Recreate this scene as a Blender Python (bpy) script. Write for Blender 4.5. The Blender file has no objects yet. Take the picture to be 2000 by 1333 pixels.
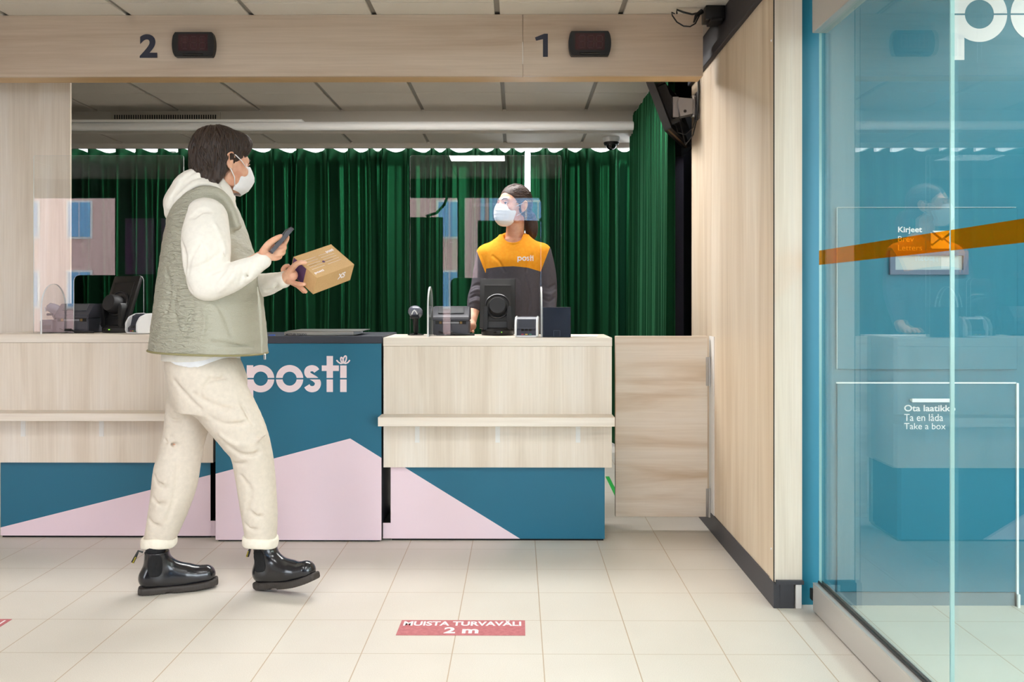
import bpy, bmesh, math, random
import numpy as np
from mathutils import Vector, Matrix, Euler
random.seed(7)
PI = math.pi
S = bpy.context.scene
COL = S.collection

# ------------------------------------------------------------------ camera
FPX = 1707.0; HC = 1.1765; YAW = 0.0067; HOR = 582.0
cam = bpy.data.objects.new('camera', bpy.data.cameras.new('camera'))
COL.objects.link(cam)
cam.location = (0, 0, HC)
cam.rotation_euler = (PI/2, 0, YAW)
cam.data.sensor_width = 36.0
cam.data.lens = 36.0*FPX/2000.0
cam.data.shift_y = -(666.5-HOR)/2000.0
cam.data.clip_start = 0.02
S.camera = cam

# ------------------------------------------------------------------ exposure, world
S.view_settings.view_transform = 'Standard'
S.view_settings.look = 'None'
S.view_settings.gamma = 1.0
S.view_settings.exposure = -0.04
S.cycles.use_denoising = True
S.cycles.max_bounces = 10
S.cycles.transparent_max_bounces = 24
S.cycles.caustics_reflective = False
S.cycles.caustics_refractive = False
WORLD_STRENGTH = 13.0
w = bpy.data.worlds.new('sky'); S.world = w; w.use_nodes = True
bg = w.node_tree.nodes['Background']
bg.inputs[0].default_value = (0.86, 0.92, 1.0, 1); bg.inputs[1].default_value = WORLD_STRENGTH
PANEL = 25.0

# ------------------------------------------------------------------ helpers
def W(px, py, Y):
    """photo pixel -> point of the place at depth Y"""
    dx = (px-1000.0)/FPX; dz = -(py-HOR)/FPX
    c, s = math.cos(YAW), math.sin(YAW)
    t = Y/(dx*s+c)
    return Vector(((dx*c-s)*t, Y, HC+dz*t))
def WX(px, Y): return W(px, HOR, Y).x
def WZ(px, py, Y): return W(px, py, Y).z

def lin(r, g, b, a=1.0):
    f = lambda v: (v/255/12.92) if v/255 <= 0.04045 else ((v/255+0.055)/1.055)**2.4
    return (f(r), f(g), f(b), a)

MATS = {}
def mat(name, col=(0.8,0.8,0.8,1), rough=0.5, metal=0.0, **kw):
    if name in MATS: return MATS[name]
    m = bpy.data.materials.new(name); m.use_nodes = True
    p = m.node_tree.nodes['Principled BSDF']
    p.inputs['Base Color'].default_value = col
    p.inputs['Roughness'].default_value = rough
    p.inputs['Metallic'].default_value = metal
    for k, v in kw.items(): p.inputs[k.replace('_', ' ')].default_value = v
    MATS[name] = m
    return m
def nodes(m): return m.node_tree.nodes, m.node_tree.links, m.node_tree.nodes['Principled BSDF']
def noise(N, L, vec, scale, detail=4, rough=0.5, dist=0.0):
    n = N.new('ShaderNodeTexNoise'); n.inputs['Scale'].default_value = scale
    n.inputs['Detail'].default_value = detail; n.inputs['Roughness'].default_value = rough
    n.inputs['Distortion'].default_value = dist
    if vec is not None: L.new(vec, n.inputs['Vector'])
    return n
def mapping(N, L, scale=(1,1,1), loc=(0,0,0), rot=(0,0,0)):
    tc = N.new('ShaderNodeTexCoord'); mp = N.new('ShaderNodeMapping')
    mp.inputs['Scale'].default_value = scale; mp.inputs['Location'].default_value = loc; mp.inputs['Rotation'].default_value = rot
    L.new(tc.outputs['Object'], mp.inputs['Vector'])
    return mp.outputs[0]
def ramp(N, L, fac, stops):
    r = N.new('ShaderNodeValToRGB'); e = r.color_ramp.elements
    while len(e) < len(stops): e.new(0.5)
    for i, (p, c) in enumerate(stops): e[i].position = p; e[i].color = c
    L.new(fac, r.inputs[0]); return r
def bump(N, L, p, height, strength=0.2, dist=0.002):
    b = N.new('ShaderNodeBump'); b.inputs['Strength'].default_value = strength; b.inputs['Distance'].default_value = dist
    L.new(height, b.inputs['Height']); L.new(b.outputs[0], p.inputs['Normal'])
def mix(N, L, fac, a, b, mode='MIX'):
    x = N.new('ShaderNodeMix'); x.data_type = 'RGBA'; x.blend_type = mode
    if isinstance(fac, (int, float)): x.inputs['Factor'].default_value = fac
    else: L.new(fac, x.inputs['Factor'])
    for sock, v in (('A', a), ('B', b)):
        s = [i for i in x.inputs if i.name == sock and i.type == 'RGBA'][0]
        if isinstance(v, tuple): s.default_value = v
        else: L.new(v, s)
    return [o for o in x.outputs if o.type == 'RGBA'][0]
def math_(N, L, op, a, b=None, c=None):
    x = N.new('ShaderNodeMath'); x.operation = op
    for i, v in enumerate((a, b, c)):
        if v is None: continue
        if isinstance(v, (int, float)): x.inputs[i].default_value = v
        else: L.new(v, x.inputs[i])
    return x.outputs[0]

def wood(name, axis, light, mid, dark, rough=0.45, board=None):
    """pale laminate, grain along the given axis"""
    m = mat(name, mid, rough); N, L, p = nodes(m)
    sc = [7.0, 7.0, 7.0]; sc['XYZ'.index(axis)] = 0.55
    v = mapping(N, L, tuple(sc))
    n1 = noise(N, L, v, 1.0, 5, 0.55, 0.8)
    sc2 = [110.0]*3; sc2['XYZ'.index(axis)] = 2.5
    v2 = mapping(N, L, tuple(sc2))
    n2 = noise(N, L, v2, 1.0, 3, 0.6)
    r = ramp(N, L, n1.outputs[0], [(0.28, dark), (0.5, mid), (0.72, light)])
    f = ramp(N, L, n2.outputs[0], [(0.3, (0.90, 0.885, 0.87, 1)), (0.7, (1, 1, 1, 1))])
    c = mix(N, L, 1.0, r.outputs[0], f.outputs[0], 'MULTIPLY')
    L.new(c, p.inputs['Base Color'])
    bump(N, L, p, n2.outputs[0], 0.08, 0.0006)
    return m

def cloth(name, col, scale=900, rough=0.9, var=0.08, bscale=None, bstr=0.3, bdist=0.002, sheen=0.0):
    m = mat(name, col, rough); N, L, p = nodes(m)
    v = mapping(N, L)
    a = noise(N, L, v, 60, 5, 0.6)
    lo = tuple(c*(1-var) for c in col[:3])+(1,); hi = tuple(min(1, c*(1+var)) for c in col[:3])+(1,)
    r = ramp(N, L, a.outputs[0], [(0.35, lo), (0.65, hi)])
    L.new(r.outputs[0], p.inputs['Base Color'])
    b = noise(N, L, v, bscale or scale, 3, 0.6)
    bump(N, L, p, b.outputs[0], bstr, bdist)
    p.inputs['Sheen Weight'].default_value = sheen
    return m

def clear(name, tint, ior=1.49, rough=0.0):
    """clear sheet: light goes straight through, a Fresnel share is mirrored"""
    m = bpy.data.materials.new(name); m.use_nodes = True; N = m.node_tree.nodes; L = m.node_tree.links
    N.clear()
    o = N.new('ShaderNodeOutputMaterial'); t = N.new('ShaderNodeBsdfTransparent'); g = N.new('ShaderNodeBsdfGlossy')
    t.inputs[0].default_value = tint; g.inputs['Roughness'].default_value = rough
    f = N.new('ShaderNodeFresnel'); f.inputs[0].default_value = ior
    # solid sheet: the inner side of a face must use the same share as the outer side
    geo = N.new('ShaderNodeNewGeometry'); mx = N.new('ShaderNodeMix')
    mx.inputs[2].default_value = ior; mx.inputs[3].default_value = ior
    L.new(geo.outputs['Backfacing'], mx.inputs[0])
    inv = N.new('ShaderNodeMath'); inv.operation = 'MULTIPLY'; inv.inputs[1].default_value = 1.0
    lw = N.new('ShaderNodeFresnel')
    s = N.new('ShaderNodeMixShader')
    # Schlick share from |N.V|
    dotn = N.new('ShaderNodeVectorMath'); dotn.operation = 'DOT_PRODUCT'
    L.new(geo.outputs['Normal'], dotn.inputs[0]); L.new(geo.outputs['Incoming'], dotn.inputs[1])
    ab = N.new('ShaderNodeMath'); ab.operation = 'ABSOLUTE'; L.new(dotn.outputs['Value'], ab.inputs[0])
    om = N.new('ShaderNodeMath'); om.operation = 'SUBTRACT'; om.inputs[0].default_value = 1.0; L.new(ab.outputs[0], om.inputs[1])
    pw = N.new('ShaderNodeMath'); pw.operation = 'POWER'; L.new(om.outputs[0], pw.inputs[0]); pw.inputs[1].default_value = 5.0
    r0 = ((ior-1)/(ior+1))**2
    ma = N.new('ShaderNodeMath'); ma.operation = 'MULTIPLY_ADD'; L.new(pw.outputs[0], ma.inputs[0])
    ma.inputs[1].default_value = 1-r0; ma.inputs[2].default_value = r0
    L.new(ma.outputs[0], s.inputs[0]); L.new(t.outputs[0], s.inputs[1]); L.new(g.outputs[0], s.inputs[2])
    L.new(s.outputs[0], o.inputs[0])
    for n in (f, mx, inv, lw): N.remove(n)
    MATS[name] = m
    return m

class MB:
    def __init__(s): s.bm = bmesh.new(); s.mi = 0
    def _tag(s, faces):
        for f in faces: f.material_index = s.mi
    def box(s, x0, x1, y0, y1, z0, z1, bev=0.0, seg=2, M=None):
        g = bmesh.ops.create_cube(s.bm, size=1.0)
        v = g['verts']
        for q in v:
            q.co = Vector(((x0+x1)/2+q.co.x*(x1-x0), (y0+y1)/2+q.co.y*(y1-y0), (z0+z1)/2+q.co.z*(z1-z0)))
        fs = list({f for q in v for f in q.link_faces})
        if M is not None:
            for q in v: q.co = M @ q.co
        s._tag(fs)
        if bev > 0:
            es = list({e for q in v for e in q.link_edges})
            r = bmesh.ops.bevel(s.bm, geom=es, offset=bev, segments=seg, affect='EDGES', profile=0.5)
            s._tag(r['faces'])
        return s
    def prism(s, pts, d, M=None):
        """pts: 2D outline in XZ (x, z); extruded along +Y by d (a tuple: from, to)"""
        d0, d1 = d if isinstance(d, tuple) else (0, d)
        a = [s.bm.verts.new((x, d0, z)) for x, z in pts]; b = [s.bm.verts.new((x, d1, z)) for x, z in pts]
        n = len(pts); fs = [s.bm.faces.new(a), s.bm.faces.new(b[::-1])]
        for i in range(n): fs.append(s.bm.faces.new((a[i], b[i], b[(i+1) % n], a[(i+1) % n])))
        if M is not None:
            for q in a+b: q.co = M @ q.co
        s._tag(fs); return s
    def tube(s, pts, r, seg=10, cap=True):
        pts = [Vector(p) for p in pts]; n = len(pts)
        rs = r if isinstance(r, (list, tuple)) else [r]*n
        rings = []; up = None
        for i, p in enumerate(pts):
            t = (pts[min(i+1, n-1)]-pts[max(i-1, 0)]).normalized()
            if up is None:
                up = Vector((0, 0, 1)) if abs(t.z) < 0.9 else Vector((1, 0, 0))
            u = (up - t*up.dot(t)).normalized(); up = u; v = t.cross(u)
            rings.append([s.bm.verts.new(p+(u*math.cos(a)+v*math.sin(a))*rs[i]) for a in [2*PI*k/seg for k in range(seg)]])
        fs = []
        for i in range(n-1):
            for k in range(seg):
                fs.append(s.bm.faces.new((rings[i][k], rings[i][(k+1) % seg], rings[i+1][(k+1) % seg], rings[i+1][k])))
        if cap: fs += [s.bm.faces.new(rings[0][::-1]), s.bm.faces.new(rings[-1])]
        s._tag(fs); return s
    def cyl(s, p0, p1, r0, r1=None, seg=32): return s.tube([p0, p1], [r0, r1 if r1 is not None else r0], seg)
    def lathe(s, prof, M=None, seg=40):
        """prof: (radius, height) list, round Z"""
        rings = []
        for r, z in prof:
            rings.append([s.bm.verts.new((max(r, 1e-5)*math.cos(2*PI*k/seg), max(r, 1e-5)*math.sin(2*PI*k/seg), z)) for k in range(seg)])
        fs = []
        for i in range(len(prof)-1):
            for k in range(seg): fs.append(s.bm.faces.new((rings[i][k], rings[i][(k+1) % seg], rings[i+1][(k+1) % seg], rings[i+1][k])))
        fs += [s.bm.faces.new(rings[0][::-1]), s.bm.faces.new(rings[-1])]
        if M is not None:
            for q in [q for rg in rings for q in rg]: q.co = M @ q.co
        s._tag(fs); return s

def tagp(o, label=None, cat=None, group=None, kind=None):
    if label: o['label'] = label
    if cat: o['category'] = cat
    if group: o['group'] = group
    if kind: o['kind'] = kind
    return o
def wloc(o):
    v = Vector(o.location)
    while o.parent: o = o.parent; v = v+Vector(o.location)
    return v
def finish(mb, name, mats, parent=None, origin=None, smooth=None, recalc=True):
    """world-space mesh builder -> one mesh object; its verts are stored relative to its own origin"""
    bm = mb.bm
    if recalc: bmesh.ops.recalc_face_normals(bm, faces=bm.faces)
    off = wloc(parent) if parent else (Vector(origin) if origin else Vector((0, 0, 0)))
    for v in bm.verts: v.co -= off
    me = bpy.data.meshes.new(name); bm.to_mesh(me); bm.free()
    return link(me, name, mats, parent, off, smooth)
def link(me, name, mats, parent=None, off=None, smooth=None):
    for m in (mats if isinstance(mats, (list, tuple)) else [mats]): me.materials.append(m)
    if smooth is True: me.shade_smooth()
    elif smooth:
        me.shade_smooth()
        try: me.set_sharp_from_angle(angle=math.radians(smooth))
        except Exception: pass
    o = bpy.data.objects.new(name, me); COL.objects.link(o)
    if parent: o.parent = parent
    elif off is not None: o.location = off
    return o
def base(mb):
    xs = [v.co for v in mb.bm.verts]
    return Vector(((min(c.x for c in xs)+max(c.x for c in xs))/2, (min(c.y for c in xs)+max(c.y for c in xs))/2, min(c.z for c in xs)))
def thing(name, loc, label, cat, group=None, kind=None):
    o = bpy.data.objects.new(name, None); COL.objects.link(o); o.location = loc
    o.empty_display_size = 0.1
    return tagp(o, label, cat, group, kind)
def single(mb, name, mats, label, cat, group=None, kind=None, smooth=None, origin=None):
    o = finish(mb, name, mats, None, origin or base(mb), smooth)
    return tagp(o, label, cat, group, kind)
def struct(mb, name, mats, label=None, smooth=None):
    o = finish(mb, name, mats, None, base(mb), smooth); o['kind'] = 'structure'
    if label: o['label'] = label
    return o
def dup(o, loc, rz, label, parent=None):
    c = o.copy(); COL.objects.link(c)
    if parent: c.parent = parent
    else:
        c.location = loc; c.rotation_euler = (0, 0, rz)
        if label: c['label'] = label
    for ch in list(o.children): dup(ch, None, None, None, c)
    return c

def text_pts(s, bold=0.0, spacing=1.0, res=6):
    cu = bpy.data.curves.new('t', 'FONT'); cu.body = s; cu.size = 1.0; cu.offset = bold; cu.space_character = spacing; cu.resolution_u = res
    cu.fill_mode = 'BOTH'
    ob = bpy.data.objects.new('t', cu); COL.objects.link(ob)
    dg = bpy.context.evaluated_depsgraph_get()
    me = bpy.data.meshes.new_from_object(ob.evaluated_get(dg))
    V = [v.co.copy() for v in me.vertices]; F = [tuple(p.vertices) for p in me.polygons]
    bpy.data.objects.remove(ob); bpy.data.curves.remove(cu); bpy.data.meshes.remove(me)
    return V, F
def add_text(mb, s, O, U, Vv, width, height, bold=0.02, spacing=1.0, lift=None):
    """text fitted in the box O + U*width, O + V*height (O: lower left corner)"""
    V, F = text_pts(s, bold, spacing)
    x0, x1 = min(v.x for v in V), max(v.x for v in V); y0, y1 = min(v.y for v in V), max(v.y for v in V)
    O, U, Vv = Vector(O), Vector(U), Vector(Vv)
    vs = [mb.bm.verts.new(O+U*((v.x-x0)/(x1-x0)*width)+Vv*((v.y-y0)/(y1-y0)*height)) for v in V]
    for f in F:
        try: fc = mb.bm.faces.new([vs[i] for i in f]); fc.material_index = mb.mi
        except ValueError: pass

def ring2(cx, cy, ro, ri, a0=0, a1=2*PI, n=48):
    out = []
    for i in range(n):
        t0, t1 = a0+(a1-a0)*i/n, a0+(a1-a0)*(i+1)/n
        out.append([(cx+ri*math.cos(t0), cy+ri*math.sin(t0)), (cx+ro*math.cos(t0), cy+ro*math.sin(t0)),
                    (cx+ro*math.cos(t1), cy+ro*math.sin(t1)), (cx+ri*math.cos(t1), cy+ri*math.sin(t1))])
    return out
def stroke2(pts, wd):
    out = []; n = len(pts); L = []; R = []
    for i in range(n):
        a = pts[max(i-1, 0)]; b = pts[min(i+1, n-1)]; dx, dy = b[0]-a[0], b[1]-a[1]; l = math.hypot(dx, dy) or 1
        nx, ny = -dy/l*wd/2, dx/l*wd/2; L.append((pts[i][0]+nx, pts[i][1]+ny)); R.append((pts[i][0]-nx, pts[i][1]-ny))
    for i in range(n-1): out.append([L[i], R[i], R[i+1], L[i+1]])
    return out
def clip_half(poly, y, keep_above):
    out = []; n = len(poly)
    for i in range(n):
        a, b = poly[i], poly[(i+1) % n]; ia = (a[1] >= y) == keep_above; ib = (b[1] >= y) == keep_above
        if ia: out.append(a)
        if ia != ib:
            t = (y-a[1])/(b[1]-a[1]); out.append((a[0]+(b[0]-a[0])*t, y))
    return out
def posti_polys(bow=True, split=True, gap=26, desc=180):
    """the word on the counter front; y up, x-height 0..465, 0 at the left of the p"""
    P = []
    rect = lambda x0, x1, y0, y1: P.append([(x0, y0), (x1, y0), (x1, y1), (x0, y1)])
    P += ring2(237, 232, 232, 121); rect(0, 112, -desc, 460)
    P += ring2(729, 232, 232, 119)
    # s
    cps = [(1188, 362), (1160, 396), (1108, 410), (1050, 392), (1028, 345), (1046, 298), (1100, 262), (1160, 226), (1206, 176), (1204, 118), (1168, 70), (1108, 54), (1052, 72), (1022, 112)]
    pts = []
    for i in range(len(cps)-1):
        p0, p1, p2, p3 = cps[max(i-1, 0)], cps[i], cps[i+1], cps[min(i+2, len(cps)-1)]
        for j in range(5):
            t = j/5; pts.append(tuple(0.5*((2*p1[e])+(p2[e]-p0[e])*t+(2*p0[e]-5*p1[e]+4*p2[e]-p3[e])*t*t+(-p0[e]+3*p1[e]-3*p2[e]+p3[e])*t**3) for e in (0, 1)))
    pts.append(cps[-1])
    P += stroke2(pts, 104)
    rect(1357, 1465, 7, 617); rect(1275, 1357, 363, 457); rect(1465, 1565, 363, 457)
    rect(1587, 1697, 7, 457)
    if bow:
        B = []
        for sgn, sc, cx in ((-1, 0.8, 1632), (1, 1.0, 1648)):
            B.append([(cx+sgn*(22+28*math.sin(t))*sc+sgn*0, 490+60*sc-58*math.cos(t)*sc) if False else
                      (cx+sgn*sc*(26*math.sin(t)*1.0+30*(1-math.cos(t))/2), 495+sc*62*(1-math.cos(t))) for t in [2*PI*i/20 for i in range(21)]])
        B.append([(1525, 548), (1560, 510), (1600, 488), (1640, 500)]); B.append([(1640, 500), (1680, 490), (1720, 508), (1752, 548)])
        for b in B: P += stroke2(b, 24)
    elif not split:
        P += [[(1642+62*math.cos(2*PI*i/20), 540+62*math.sin(2*PI*i/20)) for i in range(20)]]
    if split:
        Q = []
        for p in P:
            lo = [a for a in p]
            hi_ = clip_half(lo, 232+gap/2, True); lo_ = clip_half(lo, 232-gap/2, False)
            for q in (hi_, lo_):
                if len(q) >= 3: Q.append(q)
        P = Q
    return P
def add_polys(mb, polys, O, U, Vv, su, sv=None):
    O, U, Vv = Vector(O), Vector(U), Vector(Vv); sv = sv or su
    nn_ = U.cross(Vv).normalized()
    for i, p in enumerate(polys):
        vs = [mb.bm.verts.new(O+U*(x*su)+Vv*(y*sv)+nn_*(0.0000035*i)) for x, y in p]
        if sum(a[0]*b[1]-a[1]*b[0] for a, b in zip(p, p[1:]+p[:1])) < 0: vs.reverse()
        f = mb.bm.faces.new(vs); f.material_index = mb.mi
    return mb

def seam_text(mb, th, direction):
    """thickens a flat lettering mesh a little so it is a real sticker"""
    r = bmesh.ops.extrude_face_region(mb.bm, geom=list(mb.bm.faces))
    for v in [g for g in r['geom'] if isinstance(g, bmesh.types.BMVert)]: v.co += Vector(direction)*th

# ------------------------------------------------------------------ materials
WL, WM, WD = lin(242,234,224), lin(235,223,208), lin(220,205,187)
wood_v = wood('pale_wood_upright_grain', 'Z', WL, WM, WD)
wood_h = wood('pale_wood_level_grain', 'X', WL, WM, WD)
wood_beam_shaded = wood('beam_wood_shaded', 'X', lin(214,196,178), lin(202,182,162), lin(184,160,138))  # beam colour darkened to stand for the weaker light up there
wood_wall = wood('wall_wood', 'Z', lin(238,222,200), lin(226,206,180), lin(208,184,154), 0.4)
wood_edge = wood('wood_edge', 'X', lin(238,224,205), lin(230,214,192), lin(215,196,170), 0.4)
teal = mat('teal_laminate', lin(28,106,134), 0.42)
pink = mat('pink_laminate', lin(240,216,226), 0.45)
teal_wall = mat('teal_wall_paint', lin(20,114,138), 0.4)
dark = mat('charcoal', lin(52,54,62), 0.5)
blackp = mat('black_plastic', lin(16,16,18), 0.42)
blackg = mat('black_gloss', lin(14,14,17), 0.15)
greyp = mat('grey_plastic', lin(74,74,82), 0.5)
white_pl = mat('white_plastic', lin(238,238,240), 0.3)
white_pt = mat('white_paint', lin(236,234,230), 0.5)
steel = mat('brushed_steel', lin(190,188,186), 0.3, 1.0)
alu = mat('satin_aluminium', lin(206,202,198), 0.38, 0.55)
black_void = mat('black_lining', lin(12,12,14), 0.8)
sticker_dark = mat('dark_lettering', lin(44,46,62), 0.5)
letter_white = mat('white_lettering', lin(246,238,240), 0.5)
letter_pink = mat('pale_pink_lettering', lin(244,222,226), 0.5)
acrylic = clear('clear_acrylic', (0.985,0.99,0.99,1), 1.49)
acrylic_edge = mat('acrylic_edge', lin(236,240,240), 0.2, Transmission_Weight=0.2, IOR=1.4)
doorglass = clear('door_glass', (0.90,0.985,0.96,1), 1.8)
doorglass_edge = mat('glass_edge', lin(170,205,205), 0.15)
orange_film = clear('orange_film', (1.0,0.60,0.08,1), 1.3)
N, L = orange_film.node_tree.nodes, orange_film.node_tree.links
_o = [n for n in N if n.type == 'OUTPUT_MATERIAL'][0]; _s = _o.inputs[0].links[0].from_socket
_d = N.new('ShaderNodeBsdfDiffuse'); _d.inputs[0].default_value = lin(238,120,10); _m = N.new('ShaderNodeMixShader'); _m.inputs[0].default_value = 0.10
L.new(_s, _m.inputs[1]); L.new(_d.outputs[0], _m.inputs[2]); L.new(_m.outputs[0], _o.inputs[0])
# ================================================================== SETTING
CEIL = HC+1.38
# floor tiles: 0.3 m grid
tile = mat('beige_floor_tile', lin(218,211,200), 0.38); N, L, p = nodes(tile)
tc = N.new('ShaderNodeTexCoord'); sx = N.new('ShaderNodeSeparateXYZ'); L.new(tc.outputs['Object'], sx.inputs[0])
def gridline(comp, off, per, wd):
    a = math_(N, L, 'SUBTRACT', sx.outputs[comp], off); a = math_(N, L, 'DIVIDE', a, per)
    a = math_(N, L, 'FRACT', math_(N, L, 'ADD', a, 100.5)); a = math_(N, L, 'SUBTRACT', a, 0.5)
    a = math_(N, L, 'ABSOLUTE', a)
    return math_(N, L, 'LESS_THAN', a, wd/per/2)
gx = gridline(0, 0.0826, 0.3, 0.0036); gy = gridline(1, 0.185, 0.3, 0.0030)
n1 = noise(N, L, tc.outputs['Object'], 420, 3, 0.7); n2 = noise(N, L, tc.outputs['Object'], 2.2, 3, 0.5)
r1 = ramp(N, L, n1.outputs[0], [(0.3, lin(203,194,182)), (0.5, lin(218,211,200)), (0.7, lin(230,224,215))])
r2 = ramp(N, L, n2.outputs[0], [(0.35, (0.95,0.94,0.93,1)), (0.65, (1,1,1,1))])
c = mix(N, L, 1.0, r1.outputs[0], r2.outputs[0], 'MULTIPLY')
c = mix(N, L, gy, c, lin(186,170,148)); c = mix(N, L, gx, c, lin(184,162,136))
L.new(c, p.inputs['Base Color'])
g = math_(N, L, 'MAXIMUM', gx, gy); g = math_(N, L, 'SUBTRACT', 1.0, g)
bump(N, L, p, g, 0.5, 0.001)
m = MB(); m.box(-6.5, 4.2, -1.5, 7.4, -0.12, 0.0)
o = finish(m, 'floor', tile, None, (0,0,0)); o['kind'] = 'structure'

# ceiling: dropped tiles on a grid, a lower part at the back
ceil_m = mat('ceiling_board', lin(214,208,198), 0.8); N, L, p = nodes(ceil_m)
nn = noise(N, L, mapping(N, L), 300, 3, 0.7); bump(N, L, p, nn.outputs[0], 0.3, 0.001)
grid_m = mat('ceiling_grid', lin(150,146,138), 0.6)
m = MB(); m.mi = 1; m.box(-6.5, 4.2, -1.5, 6.45, CEIL+0.012, CEIL+0.06); m.mi = 0
xs = [-1.9+0.6*k for k in range(-8, 10)]; ys = [5.89+0.6*k-0.01 for k in range(-13, 1)]
PANELS = [(-0.7, -0.31), (-2.5, 0.89), (-0.7, 0.89), (1.1, 0.89), (-2.5, -0.31), (1.1, -0.31), (-1.3, 4.49), (-0.7, 4.49), (-0.1, 4.49), (2.3, 0.89), (2.3, 2.09)]  # the three panels behind the beam are added, unseen, to brighten the staff area
PANELS = [(xs[int(round((a-xs[0])/0.6))], ys[int(round((b-ys[0])/0.6))]) for a, b in PANELS]
for x in xs:
    for y in ys:
        if any(abs(x-a) < .05 and abs(y-b) < .05 for a, b in PANELS): continue
        m.box(x+0.013, x+0.587, y+0.004, min(y+0.596, 6.449), CEIL, CEIL+0.013, 0.002, 1)
struct(m, 'ceiling', [ceil_m, grid_m])
# lower ceiling with its front face
LOW = HC+1.215
m = MB(); m.mi = 0; m.box(-6.5, 1.0, 6.45, 6.47, LOW, CEIL+0.02); m.mi = 1
m.box(-6.5, 1.0, 6.47, 7.4, LOW+0.012, LOW+0.03); m.mi = 0
for x in [-1.9+0.6*k for k in range(-4, 5)]:
    m.box(x+0.012, min(x+0.588, 1.0), 6.472, 6.86, LOW, LOW+0.013, 0.002, 1)
m.box(-6.5, 1.0, 6.865, 6.90, LOW-0.035, LOW+0.03)
struct(m, 'ceiling', [ceil_m, grid_m])

# recessed light panels
light_on = bpy.data.materials.new('lit_diffuser'); light_on.use_nodes = True
N = light_on.node_tree.nodes; N.clear(); e = N.new('ShaderNodeEmission'); oo = N.new('ShaderNodeOutputMaterial')
e.inputs[0].default_value = (1.0, 0.99, 0.975, 1); e.inputs[1].default_value = PANEL
light_on.node_tree.links.new(e.outputs[0], oo.inputs[0])
lab = {0: 'lit ceiling panel just above the photographer, mirrored in the counter screen'}
for i, (x, y) in enumerate(PANELS):
    zone = 'added unseen behind the beam to brighten the staff side' if y > 4.4 else ('beyond the glass door' if x > 2 else ('over the waiting area' if y > .5 else 'near the street window'))
    side = ('left' if x < -1.5 else ('middle' if x < 0.3 else 'right')) if y < 4 else ('left' if x < -1 else ('middle' if x < -.4 else 'right'))
    t = thing('ceiling_light', (x+0.3, y+0.3, CEIL), lab.get(i, f'lit ceiling panel {zone}, {side if x < 2 else ("nearer" if y < 1.5 else "farther")} one'), 'ceiling light', 'recessed square light panels')
    m = MB(); m.box(x+0.03, x+0.57, y+0.03, y+0.57, CEIL+0.001, CEIL+0.006); finish(m, 'diffuser', light_on, t)
    m = MB()
    for a in ((x+0.01, x+0.03, y+0.01, y+0.59), (x+0.57, x+0.59, y+0.01, y+0.59), (x+0.03, x+0.57, y+0.01, y+0.03), (x+0.03, x+0.57, y+0.57, y+0.59)):
        m.box(*a, CEIL-0.001, CEIL+0.012)
    finish(m, 'frame', white_pt, t)

# shell walls out of the frame
plaster = mat('white_plaster', lin(226,222,214), 0.8)
m = MB(); m.box(-6.6, -6.5, -1.5, 7.4, 0, 2.9); struct(m, 'wall_left', plaster)
m = MB(); m.box(4.2, 4.3, -1.5, 7.4, 0, 2.9); struct(m, 'wall_right', plaster)
# street side wall behind the photographer, with two big windows and, at the right, one added for daylight
brown = mat('dark_window_frame', lin(30,32,36), 0.4)
m = MB()
for a in ((-6.5, 4.2, -0.02, 0.45), (-6.5, 4.2, 2.42, 2.9)):
    m.box(a[0], a[1], -1.5, -1.38, a[2], a[3])
for a in ((-6.5, -6.3), (-4.62, -1.35), (0.34, 0.95), (3.95, 4.2)): m.box(a[0], a[1], -1.5, -1.38, 0.45, 2.42)
struct(m, 'wall_front', mat('dark_inner_wall', lin(58,60,66), 0.8))
winglass = clear('window_glass', (0.97,0.985,0.985,1), 1.45)
for k, (x0, x1, mul) in enumerate(((-6.3, -4.62, ()), (-1.35, 0.34, (-0.66,)), (0.95, 3.95, (1.95, 2.95)))):
    t = thing(f'window_{k+1}', ((x0+x1)/2, -1.44, 0.45), None, None, kind='structure')
    m = MB(); m.box(x0, x1, -1.46, -1.40, 0.45, 0.53); m.box(x0, x1, -1.46, -1.40, 2.34, 2.42)
    for xx in (x0+0.03, x1-0.03)+mul: m.box(xx-0.04, xx+0.04, -1.461, -1.399, 0.45, 2.42)
    finish(m, 'window_frame', brown, t)
    m = MB(); m.box(x0, x1, -1.434, -1.428, 0.5, 2.38); finish(m, 'pane', winglass, t)
# back wall behind the curtains, with a window
m = MB(); m.box(-6.5, -3.8, 7.3, 7.4, 0, 2.9)
m.box(-3.8, 1.3, 7.3, 7.4, 0, 0.8); m.box(1.3, 4.2, 7.3, 7.4, 0, 2.9)
struct(m, 'wall_back', plaster)
t = thing('window_4', (0, 7.35, 0.8), None, None, kind='structure')
m = MB(); 
for xx in (-3.77, -2.9, -2.0, -1.17, -0.3, 0.55, 1.27): m.box(xx-0.03, xx+0.03, 7.33, 7.38, 0.8, 2.9)
m.box(-3.8, 1.3, 7.33, 7.38, 0.8, 0.86); finish(m, 'window_frame', white_pt, t)

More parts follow.
